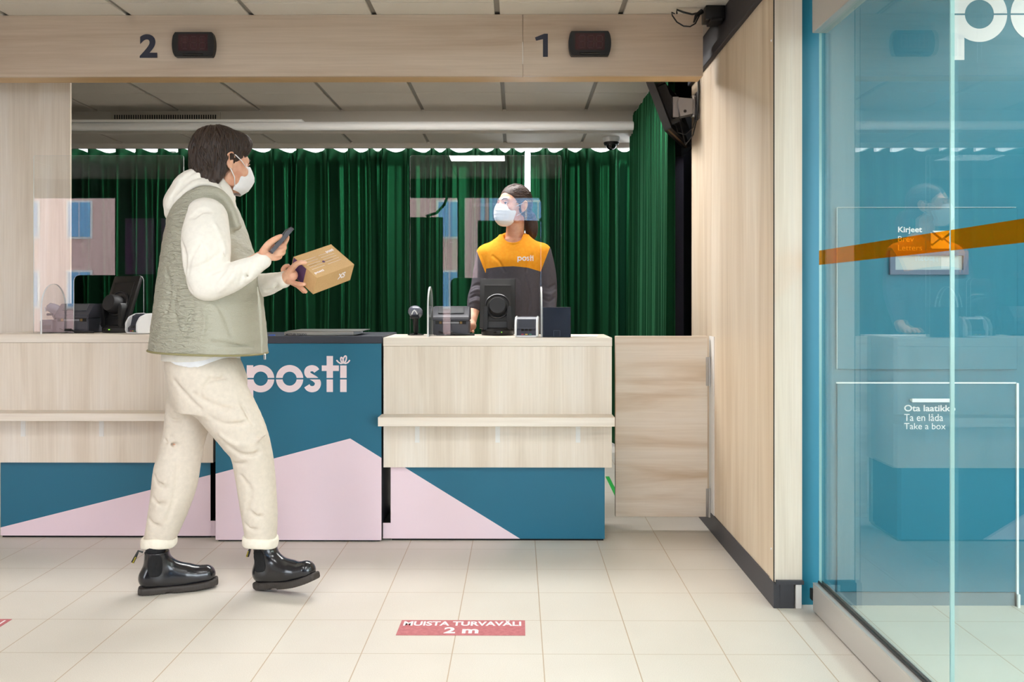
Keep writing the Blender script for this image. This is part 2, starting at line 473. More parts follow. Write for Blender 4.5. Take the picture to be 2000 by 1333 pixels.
# street houses, seen as reflections in the acrylic screens and the glass door
brick = mat('rose_render', lin(224,184,178), 0.9); bluew = mat('pale_blue_glass', lin(120,170,215), 0.2); roofm = mat('grey_blue_pipe', lin(150,175,205), 0.6); blueb = mat('pale_blue_brick', lin(140,178,214), 0.9)
def house(x0, x1, mt, lb, off):
    t = thing('apartment_building', ((x0+x1)/2, -31, -0.5), lb, 'building')
    m = MB(); m.box(x0, x1, -32, -30, -0.5, 13); finish(m, 'facade', mt, t)
    x = x0+off
    while x < x1-1.3:
        for iz in range(3):
            z = 0.7+3.1*iz
            m = MB(); m.box(x, x+1.15, -30, -29.93, z, z+1.7); fr = finish(m, 'window', white_pt, t)
            m = MB()
            for j in (0, 1): m.box(x+0.09+j*0.52, x+0.54+j*0.52, -29.935, -29.90, z+0.09, z+1.61)
            finish(m, 'pane', bluew, fr)
        x += 2.35
    m = MB(); m.box(x1-0.35, x1-0.15, -29.9, -29.75, -0.5, 13); finish(m, 'drainpipe', roofm, t)
house(-28, -1.3, brick, 'rose-coloured house across the street, mirrored in the counter screens', 0.9)
house(-1.28, 9, blueb, 'pale blue house across the street, mirrored behind the clerk', 1.6)
m = MB(); m.box(-30, 20, -34, -1.5, -0.6, -0.5); struct(m, 'ground', mat('street', lin(150,148,146), 0.9))
m = MB(); m.box(-1.30, -0.86, -1.30, -1.26, 0.0, 2.10); m.box(-1.30, -0.86, -1.36, -1.20, 0.0, 0.03)
single(m, 'display_board', black_void, 'black free-standing board in front of the street window, left of the mullion', 'display board')
m = MB(); m.box(-0.46, 0.26, -1.30, -1.26, 0.0, 2.06); m.box(-0.46, 0.26, -1.36, -1.20, 0.0, 0.03)
single(m, 'display_board', black_void, 'wider black free-standing board in front of the street window, right of the mullion', 'display board')
m = MB(); m.tube([(-0.80, -1.3, 2.43), (-0.80, -1.28, 2.36), (-0.84, -1.27, 2.25), (-0.93, -1.27, 2.15), (-1.05, -1.27, 2.11)], 0.016, 8); single(m, 'lamp_cable', black_void, 'black cable hanging down onto the narrower black board', 'cable', smooth=True)
m = MB(); m.tube([(0.25, -1.3, 2.43), (0.25, -1.28, 2.33), (0.31, -1.27, 2.22), (0.29, -1.27, 2.10), (0.25, -1.27, 2.06)], 0.016, 8); single(m, 'lamp_cable', black_void, 'black cable hanging down onto the wider black board', 'cable', smooth=True)
violet = mat('violet_poster', lin(196,140,214), 0.6)
for x0, x1, lb_ in ((-4.56, -4.22, 'violet poster on the dark street wall, nearer the left window'), (-4.14, -3.90, 'narrower violet poster on the dark street wall, right of the other one')):
    m = MB(); m.box(x0, x1, -1.375, -1.37, 1.45, 2.10); single(m, 'poster', violet, lb_, 'poster', 'violet posters on the street wall')

# beam over the counters with its two numbers
BY0, BY1 = 4.25, 4.37; BZ = WZ(700, 149, 4.25)
xe = WX(1373, 4.25); xj = WX(1021, 4.25)
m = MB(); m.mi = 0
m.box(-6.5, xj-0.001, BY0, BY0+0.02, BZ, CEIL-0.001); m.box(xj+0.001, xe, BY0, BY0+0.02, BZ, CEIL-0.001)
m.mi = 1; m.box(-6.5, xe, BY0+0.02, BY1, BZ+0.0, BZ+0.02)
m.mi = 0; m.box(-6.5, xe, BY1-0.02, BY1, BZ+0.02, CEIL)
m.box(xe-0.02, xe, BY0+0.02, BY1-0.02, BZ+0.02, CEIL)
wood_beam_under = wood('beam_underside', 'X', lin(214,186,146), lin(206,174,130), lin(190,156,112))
struct(m, 'trim_1', [wood_beam_shaded, wood_beam_under])
m = MB(); m.box(xj-0.0012, xj+0.0012, BY0-0.001, BY0+0.004, WZ(1021,125,4.25), WZ(1021,82,4.25))
struct(m, 'trim_2', white_pt)

for s, x0, x1, y0, y1, lbs in (('2', 273, 307, 67, 113, 'large dark figure 2 on the long left section of the wooden beam'), ('1', 1045, 1070, 66, 111, 'large dark figure 1 on the short right end section of the beam')):
    m = MB(); A = W(x0, y1, 4.248); B = W(x1, y0, 4.248)
    if s == '2': add_text(m, s, A, (1,0,0), (0,0,1), B.x-A.x, B.z-A.z, 0.035)
    else:
        ww, hh = B.x-A.x, B.z-A.z
        m.prism([(A.x+ww*.62, A.z), (B.x, A.z), (B.x, B.z), (A.x+ww*.72, B.z), (A.x, A.z+hh*.84), (A.x+ww*.08, A.z+hh*.70), (A.x+ww*.62, A.z+hh*.77)], (4.247, 4.2495))
    if s == '2': seam_text(m, 0.0015, (0, -1, 0))
    single(m, 'number_sign', sticker_dark, lbs, 'number sign')

led_face = mat('unlit_red_display', lin(62,32,38), 0.12); led_seg = mat('unlit_segments', lin(74,44,50), 0.3)
def make_display(cx, cy, lb):
    c = W(cx, cy, 4.25); wd, hh = 0.205, 0.118
    t = thing('queue_display', (c.x, 4.25, c.z-hh/2), lb, 'queue number display', 'queue number displays on the beam')
    pts = []
    for a in range(-6, 7): pts.append((c.x+wd/2-0.012+0.012*math.cos(a/6*PI/2), c.z+hh/2*math.sin(a/6*PI/2)*(1.0)))
    pts = [(c.x+wd/2-0.014+0.014*math.cos(a/8*PI/2)**0.6, c.z+hh/2*(a/8)) for a in range(-8, 9)] + [(c.x-wd/2+0.014-0.014*math.cos(a/8*PI/2)**0.6, c.z+hh/2*(a/8)) for a in range(8, -9, -1)]
    m = MB(); m.prism(pts, (4.215, 4.25))
    bmesh.ops.bevel(m.bm, geom=[e for e in m.bm.edges if all(abs(v.co.y-4.215) < 1e-4 for v in e.verts)], offset=0.004, segments=2, affect='EDGES')
    finish(m, 'housing', blackp, t, smooth=40)
    m = MB(); m.box(c.x-0.071, c.x+0.071, 4.2135, 4.216, c.z-0.033, c.z+0.047); finish(m, 'screen', led_face, t)
    m = MB()
    for d in (-1, 0, 1):
        x = c.x+d*0.042; s = 0.012
        sk = 0.004
        for (a, b, z0, z1) in ((-s, s, 0.034, 0.038), (-s, s, 0.004, 0.008), (-s, s, -0.026, -0.022)): m.box(x+a+sk, x+b+sk, 4.2128, 4.2137, c.z+z0, c.z+z1)
        for sx_ in (-1, 1):
            for z0, z1 in ((0.009, 0.033), (-0.021, 0.003)): m.box(x+sx_*0.014-0.002+sk, x+sx_*0.014+0.002+sk, 4.2128, 4.2137, c.z+z0, c.z+z1)
    finish(m, 'digit_segments', led_seg, t)
    m = MB(); m.box(c.x-0.05, c.x+0.05, 4.208, 4.217, c.z-0.056, c.z-0.046, 0.003, 2); finish(m, 'ledge', blackg, t)
    return t
make_display(382, 90, 'black queue display on the beam beside the figure 2')
make_display(1151, 88, 'black queue display on the beam beside the figure 1')

# pale wood pillar wall at the left end behind the first counter
m = MB(); m.box(-6.5, WX(137, 4.62), 4.62, 4.635, 0, CEIL-0.001)
struct(m, 'wall_back', wood_v)

# right partition: wood panelling running towards the viewer, its end board, black wall above, skirting
RX = 0.974; RY0, RY1 = 3.327, 4.905; BASEZ = 0.098; TOPZ = HC+1.186
m = MB(); yj = RX*1707/(1388-1011.4)
yj = 4.41
m.box(RX, RX+0.018, yj+0.002, RY1, BASEZ, TOPZ); m.box(RX, RX+0.018, RY0+0.055, yj-0.001, BASEZ-0.004, TOPZ)
m.box(RX-0.003, RX+0.018, RY0, RY0+0.053, BASEZ-0.03, CEIL)
struct(m, 'wall_right', wood_wall)
m = MB(); m.box(RX+0.0, WX(1566, RY0), RY0-0.004, RY0+0.012, BASEZ+0.0-0.001, CEIL)
struct(m, 'trim_3', wood_v)
m = MB(); m.box(RX-0.0036, RX-0.0001, RY0-0.0042, RY0-0.0002, BASEZ, CEIL); struct(m, 'trim_11', black_void)
m = MB(); m.box(RX+0.018, WX(1566, RY0), RY0+0.012, RY1, 0.0, CEIL-0.001); struct(m, 'wall_right', black_void)
m = MB(); m.box(RX+0.004, RX+0.0179, RY0+0.053, RY1, TOPZ, CEIL-0.001); m.box(RX-0.022, RX+0.018, RY0+0.055, RY1, TOPZ, TOPZ+0.05, 0.003, 1)
struct(m, 'trim_4', mat('black_upper_wall', lin(46,44,50), 0.6))
skirt = mat('charcoal_skirting', lin(62,62,68), 0.5)
m = MB(); m.box(RX-0.006, RX+0.0179, RY0-0.012+0.0, RY1, 0, BASEZ-0.002, 0.001, 1)
m.box(RX+0.0179, WX(1549, RY0), RY0-0.012, RY0+0.01, 0, BASEZ-0.006); m.box(RX+0.004, WX(1567, RY0), RY0-0.02, RY0+0.004, BASEZ-0.006, BASEZ+0.008)
struct(m, 'baseboard_right', skirt)
m = MB(); m.box(WX(1552, RY0), WX(1563, RY0), RY0-0.016, RY0+0.01, 0.001, BASEZ-0.006); struct(m, 'trim_5', white_pt)
m = MB()
for z in (HC+(582-80)*3.35/1707, HC-(1072-582)*3.35/1707):
    m.lathe([(0.0001, -0.003), (0.003, -0.003), (0.005, 0), (0.005, 0.001), (0.0001, 0.001)], Matrix.Translation((RX-0.003, 3.352, z)) @ Matrix.Rotation(PI/2, 4, 'Y'), 16)
struct(m, 'trim_6', white_pl, smooth=30)
# dark side wall behind the partition
m = MB(); m.box(1.25, 1.30, RY1, 6.6, 0, CEIL); m.box(0.88, 1.3, 6.66, 6.70, 0, HC+1.07)
struct(m, 'wall_right', mat('aubergine_wall', lin(60,54,66), 0.7))
m = MB(); m.box(0.88, 1.3, 6.64, 6.70, HC+1.071, CEIL+0.01); m.box(1.24, 1.249, RY1, 6.64, HC+1.071, CEIL+0.01); m.box(0.90, 1.249, 4.91, 6.64, CEIL-0.002, CEIL-0.001); struct(m, 'trim_10', black_void)

# pipe / tube lamp, cover strip and vent at the soffit
tubew = mat('white_tube', lin(250,250,248), 0.3)
TY = 6.25; tz = WZ(700, 247, TY); x0, x1 = -4.1, WX(1237, TY)
m = MB(); m.tube([(x0, TY, tz), (x1, TY, tz)], 0.030, 24)
single(m, 'ceiling_pipe', tubew, 'long white pipe running under the ceiling in front of the curtain', 'pipe', smooth=40)
m = MB(); xx = WX(592, TY)
m.box(x0, xx, TY-0.03, TY+0.17, WZ(400, 236.5, TY)-0.012, WZ(400, 236.5, TY)+0.006, 0.002, 1)
m.box(xx+0.001, x1, TY+0.0, TY+0.17, WZ(400, 239.5, TY)-0.006, WZ(400, 239.5, TY)+0.004)
struct(m, 'trim_7', tubew)
vt = thing('air_vent', (WX(323, 6.44), 6.45, WZ(323, 236, 6.44)), 'cream air vent grille high on the ceiling step', 'air vent')
a, b = W(216, 236, 6.44), W(430, 219, 6.44)
m = MB(); m.box(a.x, b.x, 6.442, 6.449, a.z-0.05, b.z); finish(m, 'frame', mat('cream_metal', lin(205,198,184), 0.5), vt)
m = MB(); m.box(a.x+0.025, b.x-0.025, 6.439, 6.4419, a.z-0.04, b.z-0.02); finish(m, 'dark_recess', black_void, vt)
m = MB()
n = 44
for i in range(n+1):
    x = a.x+0.025+(b.x-a.x-0.05)*i/n; m.box(x-0.0035, x+0.0035, 6.434, 6.4389, a.z-0.04, b.z-0.02)
for z in (a.z-0.015, a.z+0.008): m.box(a.x+0.025, b.x-0.025, 6.432, 6.4339, z-0.002, z+0.002)
finish(m, 'grille', mat('cream_metal'), vt)

# ================================================================== CURTAINS
velvet = mat('green_velvet', lin(10,62,38), 0.75); N, L, p = nodes(velvet)
p.inputs['Sheen Weight'].default_value = 0.35; p.inputs['Sheen Roughness'].default_value = 0.4; p.inputs['Sheen Tint'].default_value = lin(90,200,130)
p.inputs['Specular IOR Level'].default_value = 0.15
nn = noise(N, L, mapping(N, L, (300,300,60)), 1, 3, 0.6)
r = ramp(N, L, nn.outputs[0], [(0.3, lin(2,25,13)), (0.7, lin(5,42,24))]); L.new(r.outputs[0], p.inputs['Base Color'])
out_ = [n for n in N if n.type == 'OUTPUT_MATERIAL'][0]; gl = N.new('ShaderNodeBsdfGlossy'); gl.inputs['Color'].default_value = lin(60,190,120); gl.inputs['Roughness'].default_value = 0.36
mxs = N.new('ShaderNodeMixShader'); mxs.inputs[0].default_value = 0.12; L.new(p.outputs[0], mxs.inputs[1]); L.new(gl.outputs[0], mxs.inputs[2]); L.new(mxs.outputs[0], out_.inputs[0])
def curtain(name, p0, p1, z0, z1, amp, per, seed, label, seg=20, top=None, parent=None):
    """hanging cloth between two floor points; deep uneven pleats, 3 mm thick"""
    R = random.Random(seed); d = (Vector(p1)-Vector(p0)); Ln = d.length; u = d/Ln; nrm = Vector((u.y, -u.x, 0))
    folds = []; s = 0
    while s < Ln: pw = per*R.uniform(0.75, 1.3); folds.append((s, pw, R.uniform(0.65, 1.15), R.uniform(-1, 1), R.uniform(0.55, 1.7))); s += pw
    m = MB(); rows = 16; grid = []
    ss = []
    for (s0, pw, a_, ph, sk) in folds:
        for k in range(seg): ss.append((s0+pw*k/seg, k/seg, a_, ph, sk))
    ss = [q for q in ss if q[0] <= Ln]
    for j in range(rows+1):
        t = j/rows; z = z1+(z0-z1)*t; row = []
        for (s_, f, a_, ph, sk) in ss:
            ff = f**sk
            A = amp*a_*(0.75+0.35*t)
            wr = 0.13+0.05*ph+0.03*t
            off = A*(2*math.exp(-((ff-0.5)/wr)**2)-1)+0.25*A*math.exp(-((ff-0.12)/0.07)**2)*ph+0.012*ph*t
            lat = 0.015*ph*math.sin(PI*t*1.3)*math.sin(PI*f)
            zz = z+(0.014*(-math.cos(2*PI*ff)) if j == 0 else 0)
            row.append(m.bm.verts.new(Vector(p0)+u*(s_+lat)+nrm*off+Vector((0, 0, zz))))
        grid.append(row)
    for j in range(rows):
        for i in range(len(ss)-1): m.bm.faces.new((grid[j][i], grid[j+1][i], grid[j+1][i+1], grid[j][i+1]))
    o = finish(m, name, velvet, None, (p0[0], p0[1], z0), smooth=True, recalc=False)
    sm = o.modifiers.new('thickness', 'SOLIDIFY'); sm.thickness = 0.003
    return tagp(o, label, 'curtain', 'green velvet curtains')
CY = 6.98
czt = WZ(700, 292.0, CY)
curtain('curtain', (-4.0, CY, 0), (WX(1027, CY), CY, 0), 0.02, czt, 0.092, 0.175, 11, 'wide dark green velvet curtain hanging behind both counters')
curtain('curtain', (WX(1036, CY), CY, 0), (WX(1236, CY), CY, 0), 0.02, czt, 0.092, 0.165, 5, 'narrow dark green velvet curtain behind the clerk, right of the slit of daylight')
curtain('curtain', (0.885, 5.0, 0), (0.865, 6.6, 0), 0.02, CEIL-0.035, 0.028, 0.12, 8, 'brighter green velvet curtain hanging beside the wall-mounted monitor')
m = MB(); m.tube([(0.88, 4.95, CEIL-0.012), (0.865, 6.62, CEIL-0.012)], 0.006, 8)
single(m, 'curtain_rail', white_pt, 'thin white curtain track above the bright side curtain', 'curtain rail')

# dome camera
c = W(1194, 270, 6.62); t = thing('security_camera', (c.x, c.y, LOW), 'small white dome camera under the lower ceiling', 'security camera')
k = 0.065
m = MB(); m.lathe([(0.001, LOW-0.001), (k, LOW-0.001), (k*1.02, LOW-0.02), (k*.9, LOW-0.038), (0.001, LOW-0.038)], Matrix.Translation((c.x, c.y, 0))); finish(m, 'housing', white_pl, t, smooth=40)
m = MB(); m.lathe([(k*.88, LOW-0.038), (k*.9, LOW-0.045), (k*.8, LOW-0.058), (0.001, LOW-0.058)], Matrix.Translation((c.x, c.y, 0))); finish(m, 'ring', blackp, t, smooth=40)
m = MB(); m.lathe([(k*.6*math.cos(a), LOW-0.058-k*.6*math.sin(a)) for a in [i/10*PI/2 for i in range(11)]], Matrix.Translation((c.x, c.y, 0))); finish(m, 'dome', blackg, t, smooth=40)

# ================================================================== COUNTERS
def px_box(m, x0, x1, y0, y1, Y, d, bev=0.0):
    """box whose front face at depth Y covers the given photo rectangle"""
    a, b = W(x0, y1, Y), W(x1, y0, Y); m.box(a.x, b.x, Y, Y+d, a.z, b.z, bev, 2)
def counter(x0, x1, ytop, ypan, yshelf, shb, ypbot, ypl, pxl, pxr, brk, Yp, label, footL, tri):
    P0 = W(x0, ypbot, Yp); P1 = W(x1, ytop, Yp)
    t = thing('service_counter', ((P0.x+P1.x)/2, Yp+0.3, 0), label, 'counter', 'pale wood service counters')
    zt = P1.z; zs = WZ(x0, ypan, Yp)
    m = MB(); m.box(P0.x-0.001, P1.x+0.001, Yp-0.004, Yp+0.40, zs, zt, 0.0012, 1); finish(m, 'worktop', wood_h, t)
    m = MB(); m.box(P0.x, P1.x, Yp, Yp+0.025, P0.z, zs-0.001, 0.0008, 1); finish(m, 'front_panel', wood_v, t)
    m = MB(); m.box(P0.x, P0.x+0.02, Yp+0.025, Yp+0.39, P0.z, zs-0.001); finish(m, 'side_panel', wood_v, t)
    m = MB(); m.box(P1.x-0.02, P1.x, Yp+0.025, Yp+0.39, P0.z, zs-0.001); finish(m, 'side_panel', wood_v, t)
    # shelf
    Ys = Yp-0.115
    a = W(yshelf[0], yshelf[3], Ys); b = W(yshelf[1], yshelf[2], Ys)
    m = MB(); m.box(a.x, b.x, Ys, Yp-0.0005, a.z, b.z, 0.0012, 1); finish(m, 'shelf', wood_h, t)
    for bx in brk:
        c = W(bx, 840, Yp-0.002); m = MB()
        m.box(c.x-0.011, c.x+0.011, Yp-0.003, Yp, WZ(bx, shb, Yp), a.z); m.box(c.x-0.011, c.x+0.011, Yp-0.085, Yp-0.003, a.z-0.003, a.z)
        for zz in (0.028, 0.052):
            m.lathe([(0.0035, 0), (0.0035, 0.0015), (0.0001, 0.002)], Matrix.Translation((c.x, Yp-0.003, a.z-zz)) @ Matrix.Rotation(PI/2, 4, 'X'), 12)
        finish(m, 'bracket', white_pt, t)
    # plinth
    Yq = Yp+0.028
    q0 = W(pxl, ypl, Yq); q1 = W(pxr, ypbot, Yq)
    m = MB(); m.box(q0.x, q1.x, Yq+0.0015, Yq+0.34, 0.012, P0.z-0.0005+0.003)
    if footL:
        f0 = W(footL[0], footL[1], Yq); m.box(min(f0.x, q0.x), max(f0.x, q1.x), Yq+0.0015, Yq+0.34, 0.012, f0.z)
    finish(m, 'plinth', black_void, t)
    # coloured facing, cut into its teal and pink fields (each field its own flat piece)
    def field(pts, name, mt):
        m = MB(); m.prism([(lambda v: (v.x, max(v.z, 0.010)))(W(px, py, Yq)) for px, py in pts], (Yq, Yq+0.0014)); finish(m, name, mt, t)
    for nm, mt, pts in tri: field(pts, nm, mt)
    m = MB(); m.box(q0.x+0.005, q1.x-0.005, Yq+0.008, Yq+0.33, 0.0, 0.012); finish(m, 'feet', black_void, t)
    return t
counter(749, 1195, 660, 676.5, (738, 1201, 816, 833.5), 865, 913.5, 1056, 763, 1181, (815, 972, 1129), 4.20,
        'pale wood service counter with shelf, in front of the masked clerk', (748, 1022),
        [('teal_facing', teal, [(788, 912), (1181, 912), (1181, 1056.5), (1016, 1056.5)]), ('pink_facing', pink, [(763, 912), (788, 912), (1016, 1056.5), (748, 1054.5), (748, 1022), (763, 1022)])])
counter(-30, 416.5, 653.5, 669.5, (-42, 408, 808, 823), 853, 904, 1050, 1, 411, (45, 198), 4.24,
        'pale wood service counter on the left, partly behind the walking customer', (421, 1018),
        [('teal_facing', teal, [(1, 903), (411, 903), (411, 928), (1, 1031)]), ('pink_facing', pink, [(1, 1031), (411, 928), (411, 1018), (421, 1018), (421, 1053), (1, 1049)])])
# middle counter
MY = 4.205; c0, c1 = WX(421, MY), WX(745, MY); zt = WZ(600, 657, MY); zs = WZ(600, 671, MY)
t = thing('parcel_counter', ((c0+c1)/2, MY+0.3, 0), 'teal and pink counter with a dark top and the pink word posti', 'counter')
m = MB(); m.box(c0-0.001, c1+0.003, MY-0.003, MY+0.5, zs, zt, 0.001, 1); finish(m, 'worktop', mat('dark_worktop', lin(54,56,66), 0.45), t)
m = MB(); m.box(c0, c1, MY+0.002, MY+0.48, 0.012, zs-0.001); finish(m, 'body', dark, t)
m = MB(); pt = [(lambda v: (v.x, max(v.z, 0.008)))(W(*q, MY)) for q in ((421, 671.5), (745, 671.5), (745, 895), (684, 857), (421, 926))]
m.prism(pt, (MY, MY+0.002)); finish(m, 'teal_facing', teal, t)
m = MB(); pt = [(lambda v: (v.x, max(v.z, 0.008)))(W(*q, MY)) for q in ((421, 926), (684, 857), (745, 895), (745, 1058.5), (421, 1055.5))]
m.prism(pt, (MY, MY+0.002)); finish(m, 'pink_facing', pink, t)
m = MB(); m.box(c0+0.01, c1-0.01, MY+0.01, MY+0.45, 0, 0.012); finish(m, 'feet', black_void, t)
a = W(470+103/8.696, 680+755/8.696, MY-0.001); sc = (W(683, 700, MY).x-W(482, 700, MY).x)/1752*1.0
sc = (WX(470+1800/8.696, MY)-WX(470+103/8.696, MY))/1697
m = MB(); add_polys(m, posti_polys(), (a.x, MY-0.0006, a.z), (1,0,0), (0,0,1), sc); finish(m, 'lettering', letter_pink, t, recalc=False)

# half door beside the right counter
GY = 4.41
a, b = W(1202, 1010, GY), W(1382, 657, GY)
t = thing('half_door', (b.x, GY, a.z), 'pale wood half-height swing door between counter and panelled wall', 'half door')
m = MB(); m.box(a.x, b.x, GY, GY+0.03, a.z, b.z, 0.0015, 1); finish(m, 'door_leaf', wood('door_wood', 'X', WL, WM, lin(206,182,154)), t)
for y0, y1 in ((698, 754), (955, 1010)):
    m = MB(); za, zb = WZ(1385, y1, GY), WZ(1385, y0, GY); x = WX(1386.5, GY)
    n = 5
    m.tube([(x, GY-0.004, za), (x, GY-0.004, zb)], 0.0085, 16)
    for i in range(n+1): m.tube([(x, GY-0.004, za+(zb-za)*i/n-0.001), (x, GY-0.004, za+(zb-za)*i/n+0.001)], 0.0095, 16)
    m.box(x-0.02, x, GY-0.002, GY+0.001, za, zb)
    finish(m, 'hinge', steel, t, smooth=40)
m = MB(); m.box(RX-0.004, RX-0.0003, GY-0.075, GY+0.03, a.z, b.z); struct(m, 'trim_8', white_pt)
# green tape and threshold on the staff floor
m = MB(); a = W(1183, 930, 5.77); 
m.prism([(0.575, 5.75), (0.60, 5.75), (0.60, 4.75), (0.575, 4.75)], (0.0005, 0.0015), M=Matrix(((1,0,0,0),(0,0,1,0),(0,1,0,0),(0,0,0,1))))
single(m, 'floor_tape', mat('green_tape', lin(40,170,70), 0.5), 'strip of green tape on the floor behind the right counter', 'tape')

# ================================================================== TEAL MAIL CABINET and right side
TYW = 3.355
x0 = WX(1566, 3.327)+0.002; 
t = thing('mail_cabinet', (1.9, TYW+0.2, 0), 'teal wall-high mail cabinet with letter slot and box drawer, behind the glass door', 'cabinet')
m = MB(); m.box(x0, 4.19, TYW, TYW+0.5, 0.0, CEIL-0.001); finish(m, 'body', teal_wall, t)
def outline(x0, x1, y0, y1, nm):
    a, b = W(x0, y1, TYW), W(x1, y0, TYW); m = MB()
    m.box(a.x, b.x, TYW-0.012, TYW-0.0005, a.z, b.z, 0.003, 2); return finish(m, nm, teal_wall, t)
outline(1633, 1984, 406, 722, 'letter_door'); dr = outline(1633, 1984, 748, 1155, 'box_drawer')
a, b = W(1633, 1176, TYW), W(1984, 1157, TYW)
m = MB(); m.box(a.x, b.x, TYW-0.006, TYW-0.0005, 0.0, b.z); finish(m, 'kickboard', mat('grey_kickboard', lin(110,130,140), 0.5), t)
m = MB(); a = W(1986, 1180, TYW-0.02); m.box(a.x, a.x+0.008, TYW-0.02, TYW-0.0005, 0, WZ(1986, 748, TYW)); m.box(a.x-0.35*0, a.x+0.008, TYW-0.03, TYW-0.0005, 0, 0.05); finish(m, 'edge_profile', white_pl, t)
edge_l = mat('pale_edge_strip', lin(190,205,210), 0.4)
for nm_, q in (('edge_strip', (1633, 1984, 747, 749.5)), ('edge_strip', (1635, 1984, 404.6, 406)), ('edge_strip', (1634, 1635.2, 406, 722))):
    a, b = W(q[0], q[3], TYW-0.013), W(q[1], q[2], TYW-0.013); m = MB(); m.box(a.x, b.x, TYW-0.015, TYW-0.0122, a.z, b.z); finish(m, nm_, white_pl if q[2] == 747 else edge_l, t)
# letter slot
a, b = W(1733, 537, TYW), W(1885, 490, TYW)
m = MB(); Yf = TYW-0.012
for q in ((a.x, b.x, a.z, a.z+0.018), (a.x, b.x, b.z-0.02, b.z), (a.x, a.x+0.02, a.z+0.018, b.z-0.02), (b.x-0.02, b.x, a.z+0.018, b.z-0.02)):
    m.box(q[0], q[1], Yf-0.014, Yf-0.0005, q[2], q[3])
fr = finish(m, 'letter_slot', mat('slate_metal', lin(92,104,128), 0.4), t)
m = MB(); m.box(a.x+0.02, b.x-0.02, Yf-0.005, Yf-0.0005, a.z+0.018, b.z-0.02); finish(m, 'flap', mat('pale_flap', lin(176,186,188), 0.35), fr)
m = MB(); m.box(b.x-0.10, b.x-0.05, Yf-0.0062, Yf-0.0051, a.z+0.022, b.z-0.026); finish(m, 'notice', mat('pale_notice', lin(206,208,210), 0.5), fr)
# handle
a, b = W(1772, 783, TYW), W(1850, 779, TYW)
m = MB(); m.box(a.x, b.x, Yf-0.03, Yf-0.022, a.z-0.002, b.z+0.004, 0.002, 2); m.box(a.x+0.005, a.x+0.012, Yf-0.025, Yf, a.z, b.z); m.box(b.x-0.012, b.x-0.005, Yf-0.025, Yf, a.z, b.z)
finish(m, 'handle', white_pl, dr)
# lettering
m = MB()
for s, xa, xb, ya, yb, bd, Yt in (('Kirjeet', 1754, 1801, 457.5, 443, .022, Yf), ('Brev', 1754, 1785, 472.5, 461.5, 0.0, Yf), ('Letters', 1754, 1801, 490, 478.5, 0.0, Yf)):
    A, B = W(xa, ya, Yt-0.0008), W(xb, yb, Yt-0.0008); add_text(m, s, A, (1,0,0), (0,0,1), B.x-A.x, B.z-A.z, bd)
finish(m, 'lettering', letter_white, t, recalc=False)
m = MB()
for s, xa, xb, ya, yb, bd in (('Ota laatikko', 1766, 1866, 804, 791.5, .018), ('Ta en låda', 1766, 1842, 823, 809, .0), ('Take a box', 1766, 1847, 839, 827, .0)):
    A, B = W(xa, ya, Yf-0.0008), W(xb, yb, Yf-0.0008); add_text(m, s, A, (1,0,0), (0,0,1), B.x-A.x, B.z-A.z, bd)
finish(m, 'lettering', letter_white, t, recalc=False)
# envelope symbol
A, B = W(1818, 486, Yf-0.001), W(1862, 451, Yf-0.001); ww, hh = B.x-A.x, B.z-A.z
m = MB(); 
def ev(pts): 
    f = m.bm.faces.new([m.bm.verts.new((A.x+x*ww, Yf-0.0008, A.z+y*hh)) for x, y in pts]); f.material_index = 0
ev([(0.07, 1.0), (0.93, 1.0), (0.5, 0.58), ])
ev([(0, 0.92), (0.36, 0.56), (0.08, 0.28), (0, 0.3)]); ev([(1, 0.92), (1, 0.3), (0.92, 0.28), (0.64, 0.56)])
ev([(0.0, 0.18), (0.06, 0.14), (0.42, 0.50), (0.5, 0.44), (0.58, 0.50), (0.94, 0.14), (1, 0.18), (1.0, 0.06), (0.94, 0), (0.06, 0), (0, 0.06)])
finish(m, 'envelope_symbol', letter_white, t, recalc=False)
# big word high on the cabinet
ub = (WX(1967, TYW)-WX(1857, TYW))/469
m = MB(); zc = WZ(1911, 28, TYW); add_polys(m, posti_polys(bow=False, split=True, gap=14, desc=150), (WX(1857, TYW), TYW-0.0008, zc-232*ub), (1,0,0), (0,0,1), ub)
finish(m, 'large_lettering', letter_white, t, recalc=False)

# ================================================================== SLIDING GLASS DOORS
DX = 1.125; DY = 3.272
def glass_door(y0, y1, name_label, bumper, dx=0.0):
    t = thing('sliding_glass_door', (DX+dx, (y0+y1)/2, 0), name_label, 'glass door', 'sliding glass doors at the entrance')
    x = DX+dx; zr = HC-(1140-582)*DY/1707; zt = HC+0.99
    m = MB(); m.mi = 0
    m.box(x, x+0.010, y0, y1, zr-0.01, zt+0.02)
    for f in m.bm.faces:
        f.material_index = 1 if abs(f.normal.x) < 0.5 else 0
    finish(m, 'glass_pane', [doorglass, doorglass_edge], t)
    m = MB(); m.box(x-0.022, x+0.032, y0, y1+0.004, 0.006, zr, 0.002, 1); m.box(x-0.022, x-0.004, y0, y1+0.004, zr, zr+0.004); r = finish(m, 'bottom_rail', alu, t)
    m = MB(); m.box(x-0.004, x-0.0005, y0, y1, zr+0.0002, zr+0.012); m.box(x+0.0105, x+0.014, y0, y1, zr+0.0002, zr+0.012); finish(m, 'rubber_seal', blackp, r)
    m = MB(); m.box(x-0.024, x+0.034, y0, y1+0.006, zt, zt+0.20, 0.003, 2); finish(m, 'top_rail', alu, t)
    za, zb = HC-(518-582)*DY/1707, HC-(490-582)*DY/1707
    m = MB(); m.box(x-0.0006, x-0.0001, y0+0.001, y1-0.001, za, zb); finish(m, 'orange_stripe', orange_film, t)
    if bumper:
        m = MB(); m.box(x-0.026, x-0.006, y1+0.002, y1+0.03, zr-0.065, zr-0.022, 0.004, 2); finish(m, 'bumper', blackp, t)
